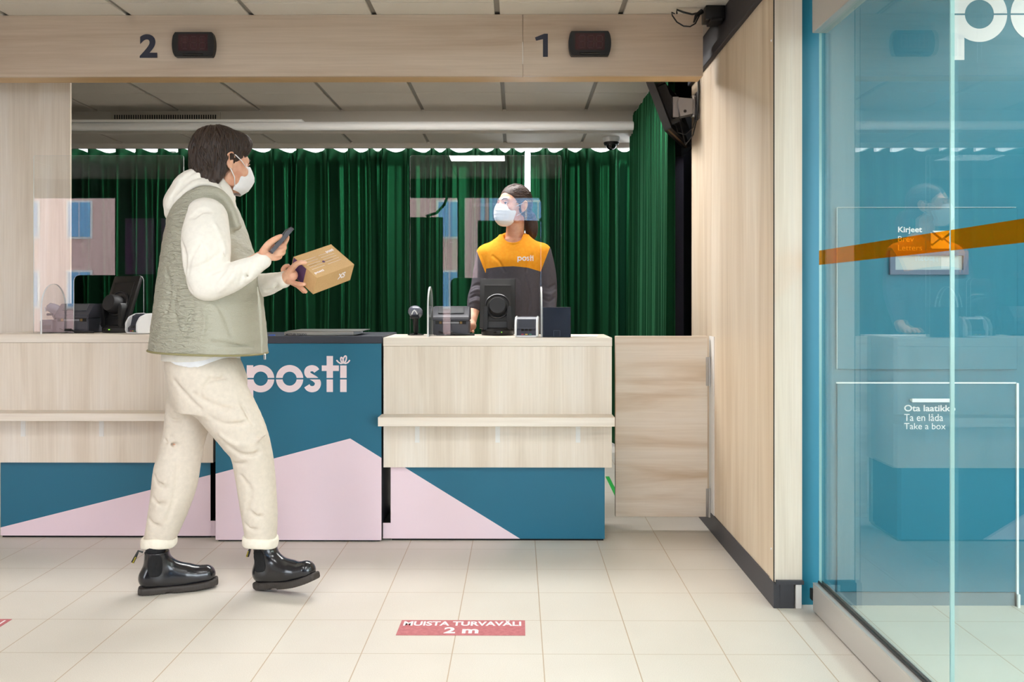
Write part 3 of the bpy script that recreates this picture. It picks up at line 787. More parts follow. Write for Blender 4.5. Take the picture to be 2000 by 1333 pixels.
glass_door(2.285, DY, 'sliding glass door leaf next to the teal wall, with orange stripe and grey rail', True)
glass_door(0.9, 2.279, 'sliding glass door leaf nearest the right edge of the picture', False, 0.0)
m = MB(); m.box(DX-0.06, DX+0.03, 0.9, TYW-0.001, HC+1.19+0.01, CEIL-0.001)
struct(m, 'trim_9', mat('door_track_metal', lin(150,150,152), 0.4, 0.4))
# floor stickers
red_st = mat('faded_red_vinyl', lin(186,96,102), 0.5); N, L, p = nodes(red_st)
nn = noise(N, L, mapping(N, L, (60,60,60)), 1, 4, 0.6); r = ramp(N, L, nn.outputs[0], [(0.3, lin(178,88,96)), (0.7, lin(198,114,118))]); L.new(r.outputs[0], p.inputs['Base Color'])
def fp(px, py):
    Y = HC*FPX/(py-HOR); return W(px, py, Y)
def sticker(dx, lb):
    a = fp(773, 1242.5); b = fp(1026, 1242.5); c = fp(1025.5, 1213); d = fp(785, 1213)
    t = thing('floor_sticker', (0.5*(a.x+b.x)+dx, 0.5*(a.y+c.y), 0), lb, 'floor sticker', 'red distance stickers')
    m = MB(); y0, y1 = a.y, c.y
    M4 = Matrix(((1,0,0,0),(0,0,1,0),(0,1,0,0),(0,0,0,1)))
    m.prism([(a.x+dx, y0), (b.x+dx, y0), (c.x+dx, y1), (d.x+dx, y1)], (0.0004, 0.0012), M=M4); finish(m, 'vinyl', red_st, t)
    m = MB()
    for s, xa, xb, ya, yb, bd in (('MUISTA TURVAVÄLI', 787, 1018, 1224.2, 1213.8, .03), ('2 m', 866, 934, 1239, 1227, .035)):
        A, B = fp(xa, ya), fp(xb, yb); A2 = fp(xb, ya)
        add_text(m, s, (A.x+dx, A.y, 0.0016), (1,0,0), (0,1,0), A2.x-A.x, B.y-A.y, bd)
    finish(m, 'lettering', letter_white, t, recalc=False)
sticker(0, 'faded red MUISTA TURVAVÄLI sticker on the tiles below the middle of the photo')
sticker(fp(24, 1213).x-fp(1025.5, 1213).x, 'faded red floor sticker cut off by the left edge of the photo')
# ================================================================== THINGS ON THE COUNTERS
ZR = WZ(970, 660, 4.20); ZL = WZ(200, 653.5, 4.24); ZM = zt      # worktop heights
def arc(cx, cz, r, a0, a1, n=8): return [(cx+r*math.cos(math.radians(a0+(a1-a0)*i/n)), cz+r*math.sin(math.radians(a0+(a1-a0)*i/n))) for i in range(n+1)]
def acrylic_screen(cx, Y, z0, w, h, lb, fin_dx=0.277, mx=0.006):
    """upright clear sheet with a rounded hatch, standing on two round-topped fins"""
    t = thing('acrylic_screen', (cx, Y, z0), lb, 'protective screen', 'clear acrylic counter screens')
    hw = w/2; ow, oh, r = 0.176, 0.292, 0.03
    outer = [(cx-ow, z0+0.0005)] + [(cx-hw, z0+0.0005)] + arc(cx-hw+0.01, z0+h-0.01, 0.01, 180, 90, 3) + arc(cx+hw-0.01, z0+h-0.01, 0.01, 90, 0, 3) + [(cx+hw, z0+0.0005), (cx+ow, z0+0.0005)]
    inner = arc(cx+ow-r, z0+oh-r, r, 0, 90) + arc(cx-ow+r, z0+oh-r, r, 90, 180)
    m = MB(); bm = m.bm
    def build(y):
        return [bm.verts.new((x, y, z)) for x, z in outer], [bm.verts.new((x, y, z)) for x, z in inner]
    o0, i0 = build(Y-0.0025); o1, i1 = build(Y+0.0025)
    # fill: left column, arch, right column as one face ring
    f0 = bm.faces.new(o0+i0); f1 = bm.faces.new((o1+i1)[::-1])
    loop0, loop1 = o0+i0, o1+i1; n = len(loop0)
    for k in range(n):
        f = bm.faces.new((loop0[k], loop1[k], loop1[(k+1) % n], loop0[(k+1) % n])); f.material_index = 1
    finish(m, 'sheet', [acrylic, acrylic_edge], t)
    for s in (-1, 1):
        m = MB(); bm = m.bm; x = cx+s*fin_dx
        prof = [(Y-0.115, z0+0.0005)] + [(Y-0.115+0.0, z0+0.10)] + [(Y-0.02-0.095*math.cos(a)*1.0, z0+0.15+0.10*math.sin(a)) if False else (Y+0.0-0.115*math.cos(a), z0+0.13+0.118*math.sin(a)) for a in [PI*i/16 for i in range(17)]] + [(Y+0.115, z0+0.10), (Y+0.115, z0+0.0005)]
        A = [bm.verts.new((x-0.004, y, z)) for y, z in prof]; B = [bm.verts.new((x+0.004, y, z)) for y, z in prof]
        bm.faces.new(A); bm.faces.new(B[::-1]); n = len(A)
        for k in range(n):
            f = bm.faces.new((A[k], B[k], B[(k+1) % n], A[(k+1) % n])); f.material_index = 1
        finish(m, 'fin', [acrylic, acrylic_edge], t)
    return t
SY = 4.37
w_ = WX(1096, SY)-WX(801, SY)
acrylic_screen((WX(801,SY)+WX(1096,SY))/2, SY, ZR, w_, WZ(900, 304, SY)-ZR, 'large clear acrylic screen with a hatch, in front of the clerk')
SYL = 4.372
acrylic_screen((WX(64,SYL)+WX(361,SYL))/2, SYL, ZL, w_, WZ(200, 304, SYL)-ZL, 'large clear acrylic screen on the left counter, behind the walking customer')

def dup_at(o, loc, rz, label): return dup(o, loc, rz, label)

def make_terminal(loc, rz, label):
    """back of a tilted till screen on a heavy two-armed foot; local: back faces -Y"""
    t = thing('till_monitor', (0, 0, 0), label, 'monitor', 'till monitors seen from behind')
    m = MB()
    m.lathe([(0.001, 0), (0.092, 0), (0.096, 0.006), (0.096, 0.026), (0.088, 0.036), (0.001, 0.040)], Matrix.Diagonal((0.88, 0.95, 1, 1)), 48)
    finish(m, 'foot', blackp, t, smooth=35)
    for s in (-1, 1):
        m = MB(); m.prism([(s*0.074, 0.03), (s*0.050, 0.03), (s*0.048, 0.10), (s*0.050, 0.142), (s*0.056, 0.151), (s*0.064, 0.151), (s*0.070, 0.142), (s*0.071, 0.10)], (-0.062, -0.02))
        bmesh.ops.bevel(m.bm, geom=list(m.bm.edges), offset=0.003, segments=2, affect='EDGES')
        finish(m, 'stand_arm', blackp, t, smooth=35)
    T = Matrix.Translation((0, -0.005, 0.165)) @ Matrix.Rotation(math.radians(-20), 4, 'X')
    m = MB(); m.box(-0.092, 0.092, 0.0, 0.022, -0.135, 0.135, 0.004, 2, M=T); finish(m, 'screen_housing', blackp, t, smooth=35)
    m = MB(); m.box(-0.069, 0.069, -0.004, 0.0, -0.10, 0.098, 0.0015, 1, M=T); finish(m, 'back_cover', blackp, t)
    m = MB(); m.box(-0.088, 0.088, 0.0145, 0.0225, 0.1352, 0.1375, M=T); finish(m, 'silver_trim', steel, t)
    m = MB(); m.box(-0.084, 0.084, 0.0221, 0.0232, -0.125, 0.125, M=T); finish(m, 'glass_front', blackg, t)
    R = T @ Matrix.Translation((0, 0, -0.02)) @ Matrix.Rotation(PI/2, 4, 'X')
    m = MB(); m.lathe([(0.067, 0.004), (0.067, 0.010), (0.063, 0.013), (0.060, 0.013), (0.057, 0.009), (0.001, 0.009)], R, 48); finish(m, 'swivel_ring', mat('black_rim', lin(34,34,37), 0.3), t, smooth=30)
    R2 = Matrix.Translation((0, -0.03, 0.145)) @ Matrix.Rotation(math.radians(78), 4, 'X')
    m = MB(); m.lathe([(0.048, -0.03), (0.047, 0.02), (0.042, 0.045), (0.040, 0.048), (0.001, 0.049)], R2, 40); finish(m, 'swivel_drum', mat('black_matt', lin(30,30,33), 0.55), t, smooth=30)
    m = MB(); m.box(0.02, 0.024, -0.094, -0.0885, 0.016, 0.02); finish(m, 'power_lamp', mat('green_lamp', lin(150,230,60), 0.4, Emission_Color=lin(150,240,60), Emission_Strength=1.0), t)
    m = MB(); m.tube([(-0.005+0.012*math.cos(a), -0.088+0.004*math.sin(2*a), 0.012+0.006*math.sin(a)) for a in [PI*i/8 for i in range(9)]], 0.003, 8); finish(m, 'cable', blackg, t)
    t.location = loc; t.rotation_euler = (0, 0, rz); return t
mon = make_terminal((WX(972, 4.50), 4.50, ZR), 0.0, 'black till monitor standing on the counter right in front of the clerk')
dup(mon, (WX(236, 4.47), 4.47, ZL), math.radians(-24), 'black till monitor turned sideways on the left counter')

dkp = mat('printer_grey', lin(62,62,70), 0.5); lidm = mat('smoked_lid', lin(80,82,86), 0.25)
def make_printer(loc, rz, label):
    t = thing('label_printer', (0, 0, 0), label, 'printer', 'grey label printers on the counters')
    def sidepro(pts, x0, x1, nm, mt, bev=0.003):
        m = MB(); m.prism([(y, z) for y, z in pts], (x0, x1), M=Matrix(((0,1,0,0),(1,0,0,0),(0,0,1,0),(0,0,0,1))))
        if bev: bmesh.ops.bevel(m.bm, geom=list(m.bm.edges), offset=bev, segments=2, affect='EDGES')
        return finish(m, nm, mt, t, smooth=35)
    sidepro([(-0.09, 0.003), (0.11, 0.003), (0.11, 0.075), (-0.09, 0.075)], -0.089, 0.089, 'body', dkp)
    sidepro([(-0.096, 0.076), (0.11, 0.076), (0.11, 0.12), (0.06, 0.148), (-0.045, 0.148), (-0.074, 0.108), (-0.096, 0.092)], -0.092, 0.092, 'lid', dkp)
    m = MB()
    T = Matrix.Translation((0, -0.0610, 0.1295)) @ Matrix.Rotation(math.radians(-36), 4, 'X')
    m.box(-0.066, 0.066, -0.0015, 0.0015, -0.020, 0.020, 0.001, 1, M=T)
    finish(m, 'lid_window', lidm, t)
    m = MB(); m.box(-0.078, 0.078, -0.0912, -0.0895, 0.058, 0.074); sl = finish(m, 'paper_slot', black_void, t)
    m = MB(); m.box(-0.042, 0.042, -0.0935, -0.0913, 0.060, 0.071, 0.0008, 1); finish(m, 'tear_bar', mat('light_grey', lin(120,120,126), 0.5), sl)
    for s in (-1, 1):
        m = MB(); m.box(s*0.052-0.006, s*0.052+0.006, -0.0932, -0.0913, 0.060, 0.072); finish(m, 'guide', mat('ochre_plastic', lin(120,92,40), 0.5), sl)
    m = MB(); m.box(-0.075, 0.075, -0.08, 0.10, 0.0, 0.004); finish(m, 'feet', black_void, t)
    m = MB(); m.tube([(-0.06, -0.098, 0.02), (-0.03, -0.11, 0.012), (0.0, -0.115, 0.018), (0.03, -0.112, 0.010), (0.07, -0.105, 0.006), (0.12, -0.09, 0.005)], 0.0045, 8); m.cyl((-0.02,-0.112,0.016), (0.012,-0.114,0.016), 0.008, 0.008, 12); finish(m, 'cable', blackp, t, smooth=40)
    t.location = loc; t.rotation_euler = (0, 0, rz); return t
pr = make_printer((WX(883, 4.51), 4.51, ZR), 0.0, 'grey label printer on the counter left of the clerk\'s monitor')
dup(pr, (WX(162, 4.485), 4.485, ZL), math.radians(-7), 'grey label printer on the left counter beside the pillar wall')

def make_cardreader(loc, rz, label):
    t = thing('card_terminal', (0, 0, 0), label, 'card terminal', 'white card payment terminals')
    P = Matrix(((0,1,0,0),(1,0,0,0),(0,0,1,0),(0,0,0,1)))
    for s in (-1, 1):
        m = MB(); pts = [(-0.045, 0.003), (0.065, 0.003), (0.075, 0.03), (0.070, 0.095), (0.045, 0.103), (0.0, 0.101), (-0.035, 0.085), (-0.052, 0.055), (-0.053, 0.015)]
        m.prism(pts, (s*0.047, s*0.057) if s > 0 else (-0.057, -0.047), M=P)
        bmesh.ops.bevel(m.bm, geom=list(m.bm.edges), offset=0.0035, segments=3, affect='EDGES'); finish(m, 'side_shell', white_pl, t, smooth=40)
    m = MB(); m.prism([(-0.045, 0.002), (0.065, 0.002), (0.065, 0.009), (-0.045, 0.009)], (-0.048, 0.048), M=P); finish(m, 'base_shell', white_pl, t)
    m = MB(); m.prism([(-0.040, 0.0095), (0.06, 0.0095), (0.062, 0.098), (0.0, 0.098), (-0.018, 0.088), (-0.028, 0.042), (-0.042, 0.030)], (-0.0465, 0.0465), M=P)
    finish(m, 'body', mat('ink_plastic', lin(54,58,74), 0.35), t)
    m = MB(); T = Matrix.Translation((0, -0.0236, 0.065)) @ Matrix.Rotation(math.radians(-12), 4, 'X'); m.box(-0.04, 0.04, -0.001, 0.0005, -0.020, 0.020, M=T); finish(m, 'display', mat('display_dark', lin(40,44,58), 0.5), t)
    T = Matrix.Translation((0, -0.0358, 0.0365)) @ Matrix.Rotation(math.radians(49), 4, 'X')
    m = MB()
    for i in (-1, 0, 1):
        for j in (0, 1): m.box(i*0.019-0.0065, i*0.019+0.0065, -0.003, 0.003, 0.0, 0.0, M=T) if False else m.box(i*0.019-0.0065, i*0.019+0.0065, -0.006+j*0.008-0.003, -0.006+j*0.008+0.003, 0.0, 0.002, M=T)
    finish(m, 'keys', blackp, t)
    for i, cc in ((-1, lin(190,60,80)), (0, lin(220,180,60)), (1, lin(60,150,120))):
        m = MB(); m.box(i*0.019-0.006, i*0.019+0.006, -0.0425, -0.0405, 0.013, 0.017); finish(m, 'coloured_key', mat('key_%d' % (i+1), cc, 0.5), t)
    m = MB(); m.box(-0.03, 0.03, 0.01, 0.05, 0.0982, 0.0995)
    finish(m, 'slot_cover', mat('mauve_grey', lin(130,124,140), 0.4), t)
    t.location = loc; t.rotation_euler = (0, 0, rz); return t
cr = make_cardreader((WX(1029, 4.27), 4.27, ZR), math.radians(-4), 'white card terminal on the front edge of the clerk\'s counter')
dup(cr, (WX(275, 4.31), 4.31, ZL), math.radians(-38), 'white card terminal on the left counter beside the customer\'s back')

# dark blue box and papers
m = MB(); px_box(m, 1060, 1115, 600.5, 659, 4.235, 0.05, 0.002)
t = thing('display_box', (WX(1087, 4.25), 4.25, ZR), 'dark navy box standing upright at the right end of the clerk\'s counter', 'box')
for v in m.bm.verts: v.co.z = max(v.co.z, ZR)
finish(m, 'case', mat('navy_acrylic', lin(12,18,34), 0.25), t)
m = MB(); a = W(1081, 658, 4.2345); b = W(1094, 646, 4.2345)
for q in ((a.x, b.x, a.z, a.z+0.0006), (a.x, b.x, b.z-0.0006, b.z), (a.x, a.x+0.0006, a.z, b.z), (b.x-0.0006, b.x, a.z, b.z)): m.box(q[0], q[1], 4.2338, 4.2348, q[2], q[3])
finish(m, 'small_outline', mat('slate_line', lin(96,104,120), 0.4), t)
paper = mat('white_paper', lin(240,240,240), 0.8)
for i, (x0, x1, y0, y1, rz, lb) in enumerate(((1118, 1160, 4.30, 4.52, 0.05, 'lower white sheet of paper at the right end of the counter'), (1120, 1166, 4.28, 4.46, -0.12, 'top white sheet of paper at the right end of the counter'))):
    m = MB(); cx, cy = (WX(x0, 4.4)+WX(x1, 4.4))/2, (y0+y1)/2; hw = (WX(x1,4.4)-WX(x0,4.4))/2
    M4 = Matrix.Translation((cx, cy, 0)) @ Matrix.Rotation(rz, 4, 'Z')
    m.box(-hw, hw, -(y1-y0)/2, (y1-y0)/2, ZR+0.0005+0.0014*i, ZR+0.0015+0.0016*i, M=M4)
    single(m, 'paper_sheet', paper, lb, 'paper', 'loose sheets on the clerk\'s counter')

# handheld scanners in stands
def make_scanner(loc, rz, label, tilt=0):
    t = thing('barcode_scanner', (0, 0, 0), label, 'barcode scanner', 'handheld scanners in their stands')
    m = MB(); m.lathe([(0.001, 0), (0.042, 0), (0.042, 0.004), (0.03, 0.010), (0.012, 0.013), (0.001, 0.013)], Matrix.Diagonal((1, 1.2, 1, 1))); finish(m, 'stand_base', blackg, t, smooth=35)
    m = MB(); m.tube([(0.0, 0.03, 0.008), (0, 0.035, 0.05), (0, 0.025, 0.09)], [0.007]*3, 12); finish(m, 'stand_neck', blackp, t, smooth=40)
    m = MB(); m.tube([(0, 0.012, 0.018), (0, 0.0, 0.06), (0, -0.012, 0.092)], [0.013, 0.014, 0.017], 16); h = finish(m, 'grip', blackp, t, smooth=40)
    m = MB(); m.box(-0.007, 0.007, -0.022, -0.017, 0.078, 0.092, 0.002, 2); finish(m, 'trigger', mat('blue_trigger', lin(60,80,170), 0.4), h)
    m = MB()
    T = Matrix.Translation((0, -0.012, 0.118)) @ Matrix.Rotation(math.radians(-25), 4, 'X')
    m.lathe([(0.001, -0.045), (0.022, -0.043), (0.029, -0.02), (0.031, 0.01), (0.025, 0.035), (0.001, 0.045)], T @ Matrix.Rotation(PI/2, 4, 'X') @ Matrix.Diagonal((1.22, 0.86, 1, 1)), 28)
    finish(m, 'head', mat('translucent_grey', lin(120,122,136), 0.2), t, smooth=60)
    m = MB(); m.tube([(-0.014, -0.055, 0.108), (-0.008, -0.0585, 0.122), (0, -0.0595, 0.129), (0.008, -0.0585, 0.122), (0.014, -0.055, 0.108)], 0.003, 8); finish(m, 'window_rim', white_pl, t, smooth=40)
    m = MB(); m.box(-0.024, 0.024, -0.05, -0.02, 0.086, 0.098, 0.004, 2); finish(m, 'chin', blackp, t, smooth=35)
    t.location = loc; t.rotation_euler = (0, 0, rz); return t
sc_ = make_scanner((WX(812, 4.48), 4.48, ZR), 0.0, 'handheld barcode scanner upright in its stand at the left end of the clerk\'s counter')
sL = dup(sc_, (WX(122, 4.55)-0.0, 4.45, ZL), math.radians(-75), 'handheld barcode scanner on the left counter in front of the pale pillar')
sL.location = (WX(110, 4.52), 4.535, ZL)
sL.rotation_euler = (0, 0, math.radians(-70))
# small dark receipt device on the left counter
a, b = W(79, 650.8, 4.40), W(105, 625, 4.40)
t = thing('receipt_printer', ((a.x+b.x)/2, 4.44, ZL), 'small dark device at the left end of the left counter', 'small device')
m = MB(); m.box(a.x, b.x, 4.39, 4.47, ZL+0.002, b.z, 0.008, 3); finish(m, 'body', dkp, t, smooth=40)
m = MB(); m.box(a.x+0.01, b.x-0.01, 4.387, 4.3899, ZL+0.02, ZL+0.04); finish(m, 'front_slot', black_void, t)
m = MB(); m.box(a.x+0.01, b.x-0.01, 4.40, 4.46, ZL, ZL+0.0025); finish(m, 'feet', black_void, t)
m = MB(); px_box(m, 106.5, 117, 627, 650.5, 4.44, 0.05, 0.003)
for v in m.bm.verts: v.co.z = max(v.co.z, ZL)
single(m, 'charging_cradle', mat('slate_blue_plastic', lin(66,74,104), 0.4), 'small slate-blue cradle between dark device and printer on the left counter', 'small device')

# weighing scale on the middle counter
a, b = W(555, 657, 4.235), W(690, 648.5, 4.235)
t = thing('parcel_scale', ((a.x+b.x)/2, 4.4, ZM), 'flat steel parcel scale on the dark counter top', 'scale')
m = MB(); m.box(a.x, b.x, 4.235, 4.50, ZM+0.001, b.z, 0.002, 1); finish(m, 'body', steel, t)
m = MB(); m.box(a.x+0.012, b.x+0.035, 4.245, 4.52, b.z+0.001, b.z+0.004, 0.001, 1); finish(m, 'platform', steel, t)
m = MB(); p1, p2 = W(558, 655.6, 4.2335), W(599, 651.8, 4.2335); add_text(m, 'METTLER TOLEDO', (p1.x, 4.2342, p1.z), (1,0,0), (0,0,1), p2.x-p1.x, p2.z-p1.z, 0.03); finish(m, 'lettering', sticker_dark, t, recalc=False)
m = MB(); c = W(529, 655.8, 4.25); m.lathe([(0.001, 0), (0.016, 0), (0.016, 0.004), (0.001, 0.005)], Matrix.Translation((c.x, 4.27, ZM))); single(m, 'round_cap', mat('blue_cap', lin(60,100,190), 0.4), 'tiny blue cap lying on the dark counter beside the scale', 'cap', smooth=40)

# ------------------------------------------------------------------ wall-mounted monitor
t = thing('wall_monitor', (0.955, 4.75, HC+1.0), 'black monitor on a grey swivel bracket high on the panelled wall, seen from behind', 'monitor')
P0 = Vector((0.815, 4.66, HC+0.905)); P1 = Vector((1.00, 5.10, HC+0.885))       # lower edge, near and far end
U = (P1-P0); ln = U.length; U.normalize()
upv = Vector((-0.18, 0.02, 0.46)); upv = (upv-U*upv.dot(U)).normalized(); Nn = U.cross(upv).normalized()   # Nn: back side, towards the wall
if Nn.x < 0: Nn = -Nn
M4 = Matrix(((U.x, Nn.x, upv.x, P0.x), (U.y, Nn.y, upv.y, P0.y), (U.z, Nn.z, upv.z, P0.z), (0,0,0,1)))
m = MB(); m.box(0, ln, -0.034, 0, 0, 0.34, 0.003, 2, M=M4); finish(m, 'screen_housing', blackp, t, smooth=35)
m = MB(); m.box(0.01, ln-0.01, -0.0355, -0.0341, 0.01, 0.33, M=M4); finish(m, 'glass_front', blackg, t)
m = MB(); m.box(0.004, ln-0.004, -0.022, -0.012, -0.002, 0.0, M=M4); finish(m, 'lower_trim', mat('bronze_trim', lin(120,98,78), 0.4, 0.6), t)
m = MB(); m.box(0.09, 0.36, 0.0005, 0.028, 0.06, 0.27, 0.02, 3, M=M4); finish(m, 'back_cover', mat('black_matt'), t, smooth=40)
brm = mat('bracket_grey', lin(150,148,150), 0.35, 0.6)
m = MB(); m.box(0.16, 0.28, 0.0285, 0.036, 0.10, 0.24, M=M4); finish(m, 'mount_plate', brm, t)
c0_ = M4 @ Vector((0.22, 0.036, 0.17)); c0_ = Vector((0.905, 4.72, HC+1.045))
m = MB()
m.prism([(0.872, HC+0.975), (0.942, HC+0.99), (0.942, HC+1.072), (0.866, HC+1.078), (0.858, HC+1.05)], (4.70, 4.775))
bmesh.ops.bevel(m.bm, geom=list(m.bm.edges), offset=0.002, segments=1, affect='EDGES')
m.box(0.835, 0.868, 4.715, 4.80, HC+0.975, HC+1.085, 0.002, 1)
ar = finish(m, 'arm', brm, t)
m = MB(); m.lathe([(0.008, 0), (0.008, 0.003), (0.001, 0.003)], Matrix.Translation((0.898, 4.70, HC+1.003)) @ Matrix.Rotation(PI/2, 4, 'X'), 16); finish(m, 'hole', black_void, ar)
m = MB(); m.tube([(0.952, 4.735, HC+0.985), (0.952, 4.735, HC+1.085)], 0.013, 20); m.tube([(0.952, 4.735, HC+0.978), (0.952, 4.735, HC+0.9849)], 0.016, 20); m.tube([(0.952, 4.735, HC+1.0851), (0.952, 4.735, HC+1.092)], 0.016, 20); finish(m, 'pivot', steel, t, smooth=40)
m = MB(); m.box(0.962, 0.9735, 4.69, 4.78, HC+0.96, HC+1.11, 0.002, 1); finish(m, 'wall_plate', brm, t)
m = MB(); m.tube([(0.955, 4.67, HC+1.35), (0.962, 4.66, HC+1.2), (0.965, 4.665, HC+1.1), (0.960, 4.67, HC+1.0), (0.955, 4.68, HC+0.95)], 0.007, 10)
m.tube([(0.955, 4.68, HC+0.95), (0.945, 4.72, HC+0.88), (0.92, 4.80, HC+0.84), (0.90, 4.80, HC+0.92), (0.885, 4.80, HC+0.97)], 0.004, 8)
m.tube([(0.86, 4.78, HC+0.97), (0.87, 4.76, HC+0.90), (0.91, 4.75, HC+0.885), (0.945, 4.72, HC+0.92), (0.955, 4.69, HC+0.98)], 0.003, 8)
finish(m, 'cable', blackp, t, smooth=40)

# power adapter by the beam end
c = W(1380, 26, 4.18)
t = thing('power_adapter', (RX-0.04, 4.18, HC+1.33), 'black power adapter with looped cable above the beam end', 'power adapter')
m = MB(); m.box(0.885, RX+0.003, 4.12, 4.22, HC+1.315, CEIL-0.001, 0.004, 2); m.box(0.905, 0.96, 4.10, 4.20, HC+1.30, HC+1.3145, 0.002, 1); finish(m, 'housing', blackp, t, smooth=35)
m = MB(); pts = [W(*q, 4.16) for q in ((1370, 24), (1352, 28), (1335, 24), (1322, 19), (1322, 27))]; m.tube(pts, 0.005, 8)
pts = [W(*q, 4.15) for q in ((1366, 30), (1358, 46), (1348, 52), (1335, 51), (1322, 43), (1313, 30), (1312, 24), (1318, 27))]; m.tube(pts, 0.0035, 8)
m.tube([W(1371, 22, 4.16), W(1360, 30, 4.15), W(1355, 44, 4.15)], [0.012, 0.009, 0.004], 10)
finish(m, 'cable', blackp, t, smooth=40)
# ================================================================== FIGURES
import openvdb as vdb
class SDF:
    """distance field on a grid; smooth unions give one continuous surface"""
    def __init__(s, lo, hi, h):
        s.h = h; s.lo = np.array(lo, float); n = (np.ceil((np.array(hi)-s.lo)/h)).astype(int)+1; s.n = n
        s.ax = [(s.lo[i]+h*np.arange(n[i])).astype(np.float32) for i in range(3)]
        s.big = 6*h; s.F = np.full(tuple(n), s.big*2, np.float32)
    def reg(s, lo, hi, pad):
        sl = []
        for i in range(3):
            a = int(np.floor((lo[i]-pad-s.lo[i])/s.h)); b = int(np.ceil((hi[i]+pad-s.lo[i])/s.h))+1
            sl.append(slice(max(a, 0), max(min(b, s.n[i]), 0)))
        sl = tuple(sl)
        if any(q.stop <= q.start for q in sl): return None, None
        X = s.ax[0][sl[0]][:, None, None]; Y = s.ax[1][sl[1]][None, :, None]; Z = s.ax[2][sl[2]][None, None, :]
        return sl, (X, Y, Z)
    def comb(s, sl, d, k, op):
        A = s.F[sl]
        if op == 'sub': d = -d; B = np.maximum(A, d); 
        elif op == 'and': B = np.maximum(A, d)
        else: B = np.minimum(A, d)
        if k > 0:
            hh = np.maximum(k-np.abs(A-d), 0)/k
            B = B-hh*hh*k*0.25 if op == 'add' else B+hh*hh*k*0.25
        s.F[sl] = B
    def chain(s, pts, k=0.0, op='add', sub=4, sy=1.0, yc=None):
        """pts: (point, radius); smooth path of tapering round segments; sy flattens along Y"""
        P = [(Vector(p), r) for p, r in pts]; n = len(P)
        if sub > 1 and n > 2:
            Q = []
            for i in range(n-1):
                p0, p1, p2, p3 = P[max(i-1, 0)], P[i], P[i+1], P[min(i+2, n-1)]
                for j in range(sub):
                    t = j/sub
                    f = lambda a, b, c, d: 0.5*((2*b)+(c-a)*t+(2*a-5*b+4*c-d)*t*t+(-a+3*b-3*c+d)*t**3)
                    Q.append((Vector([f(p0[0][e], p1[0][e], p2[0][e], p3[0][e]) for e in range(3)]), f(p0[1], p1[1], p2[1], p3[1])))
            Q.append(P[-1]); P = Q
        rm = max(r for _, r in P)*max(1, sy)
        lo = [min(p[e] for p, _ in P)-rm for e in range(3)]; hi = [max(p[e] for p, _ in P)+rm for e in range(3)]
        sl, XYZ = s.reg(lo, hi, s.big+k)
        if sl is None: return
        T = None
        for (a, ra), (b, rb) in zip(P[:-1], P[1:]):
            if yc is None: ya = yb = None
            ba = b-a; X, Y, Z = XYZ
            if sy != 1.0:
                bb = Vector((ba.x, ba.y/sy, ba.z)); dy = (Y-a.y)/sy
            else: bb = ba; dy = Y-a.y
            L2 = max(bb.dot(bb), 1e-12)
            t = np.clip(((X-a.x)*bb.x+dy*bb.y+(Z-a.z)*bb.z)/L2, 0, 1)
            d = np.sqrt((X-a.x-t*bb.x)**2+(dy-t*bb.y)**2+(Z-a.z-t*bb.z)**2)-(ra+t*(rb-ra))
            T = d if T is None else np.minimum(T, d)
        s.comb(sl, T.astype(np.float32), k, op)
    def ell(s, c, r, k=0.0, op='add', M=None):
        """ellipsoid; M: 3x3 rotation (local -> world)"""
        R = max(r); sl, XYZ = s.reg([c[i]-R for i in range(3)], [c[i]+R for i in range(3)], s.big+k)
        if sl is None: return
        X, Y, Z = XYZ[0]-c[0], XYZ[1]-c[1], XYZ[2]-c[2]
        if M is not None:
            u = [M[0][i]*X+M[1][i]*Y+M[2][i]*Z for i in range(3)]
        else: u = [X, Y, Z]
        q = np.sqrt((u[0]/r[0])**2+(u[1]/r[1])**2+(u[2]/r[2])**2); g = np.sqrt((u[0]/r[0]**2)**2+(u[1]/r[1]**2)**2+(u[2]/r[2]**2)**2)
        s.comb(sl, (q*(q-1)/np.maximum(g, 1e-4)).astype(np.float32), k, op)
    def loft(s, rows, k=0.0, op='add', e=2.3, ycf=None):
        """rows: (z, xl, xr, yc, hd) from low to high; superelliptic slices"""
        rows = sorted(rows); zs = np.array([r[0] for r in rows]); v = np.array(rows)
        lo = (v[:, 1].min(), (v[:, 3]-v[:, 4]).min(), zs[0]); hi = (v[:, 2].max(), (v[:, 3]+v[:, 4]).max(), zs[-1])
        sl, (X, Y, Z) = s.reg(lo, hi, s.big+k)
        z = Z[0, 0, :]
        def smooth(c):
            # monotone-ish cubic: sample linear and soften
            zz = np.linspace(zs[0], zs[-1], 200); lv = np.interp(zz, zs, c); kk = np.hanning(21); kk /= kk.sum()
            pad = np.concatenate([np.full(10, lv[0]), lv, np.full(10, lv[-1])]); lv = np.convolve(pad, kk, 'valid'); return np.interp(z, zz, lv)[None, None, :]
        xl, xr, yc, hd = [smooth(v[:, i]) for i in (1, 2, 3, 4)]
        a = (xr-xl)/2; cx = (xr+xl)/2
        q = (np.abs((X-cx)/a)**e+np.abs((Y-yc)/hd)**e)**(1/e)
        d = (q-1)*np.minimum(a, hd); d = np.maximum(d, np.maximum(zs[0]-Z, Z-zs[-1]))
        s.comb(sl, d.astype(np.float32), k, op)
    def fn(s, f, lo=None, hi=None):
        """add a displacement field"""
        sl, XYZ = s.reg(lo if lo is not None else s.lo, hi if hi is not None else s.lo+s.h*s.n, 0)
        s.F[sl] += f(*XYZ).astype(np.float32)
    def cut(s, f, k=0.0, lo=None, hi=None):
        sl, XYZ = s.reg(lo if lo is not None else s.lo, hi if hi is not None else s.lo+s.h*s.n, 0)
        d = f(*XYZ)+np.zeros_like(s.F[sl]); s.comb(sl, d.astype(np.float32), k, 'and')
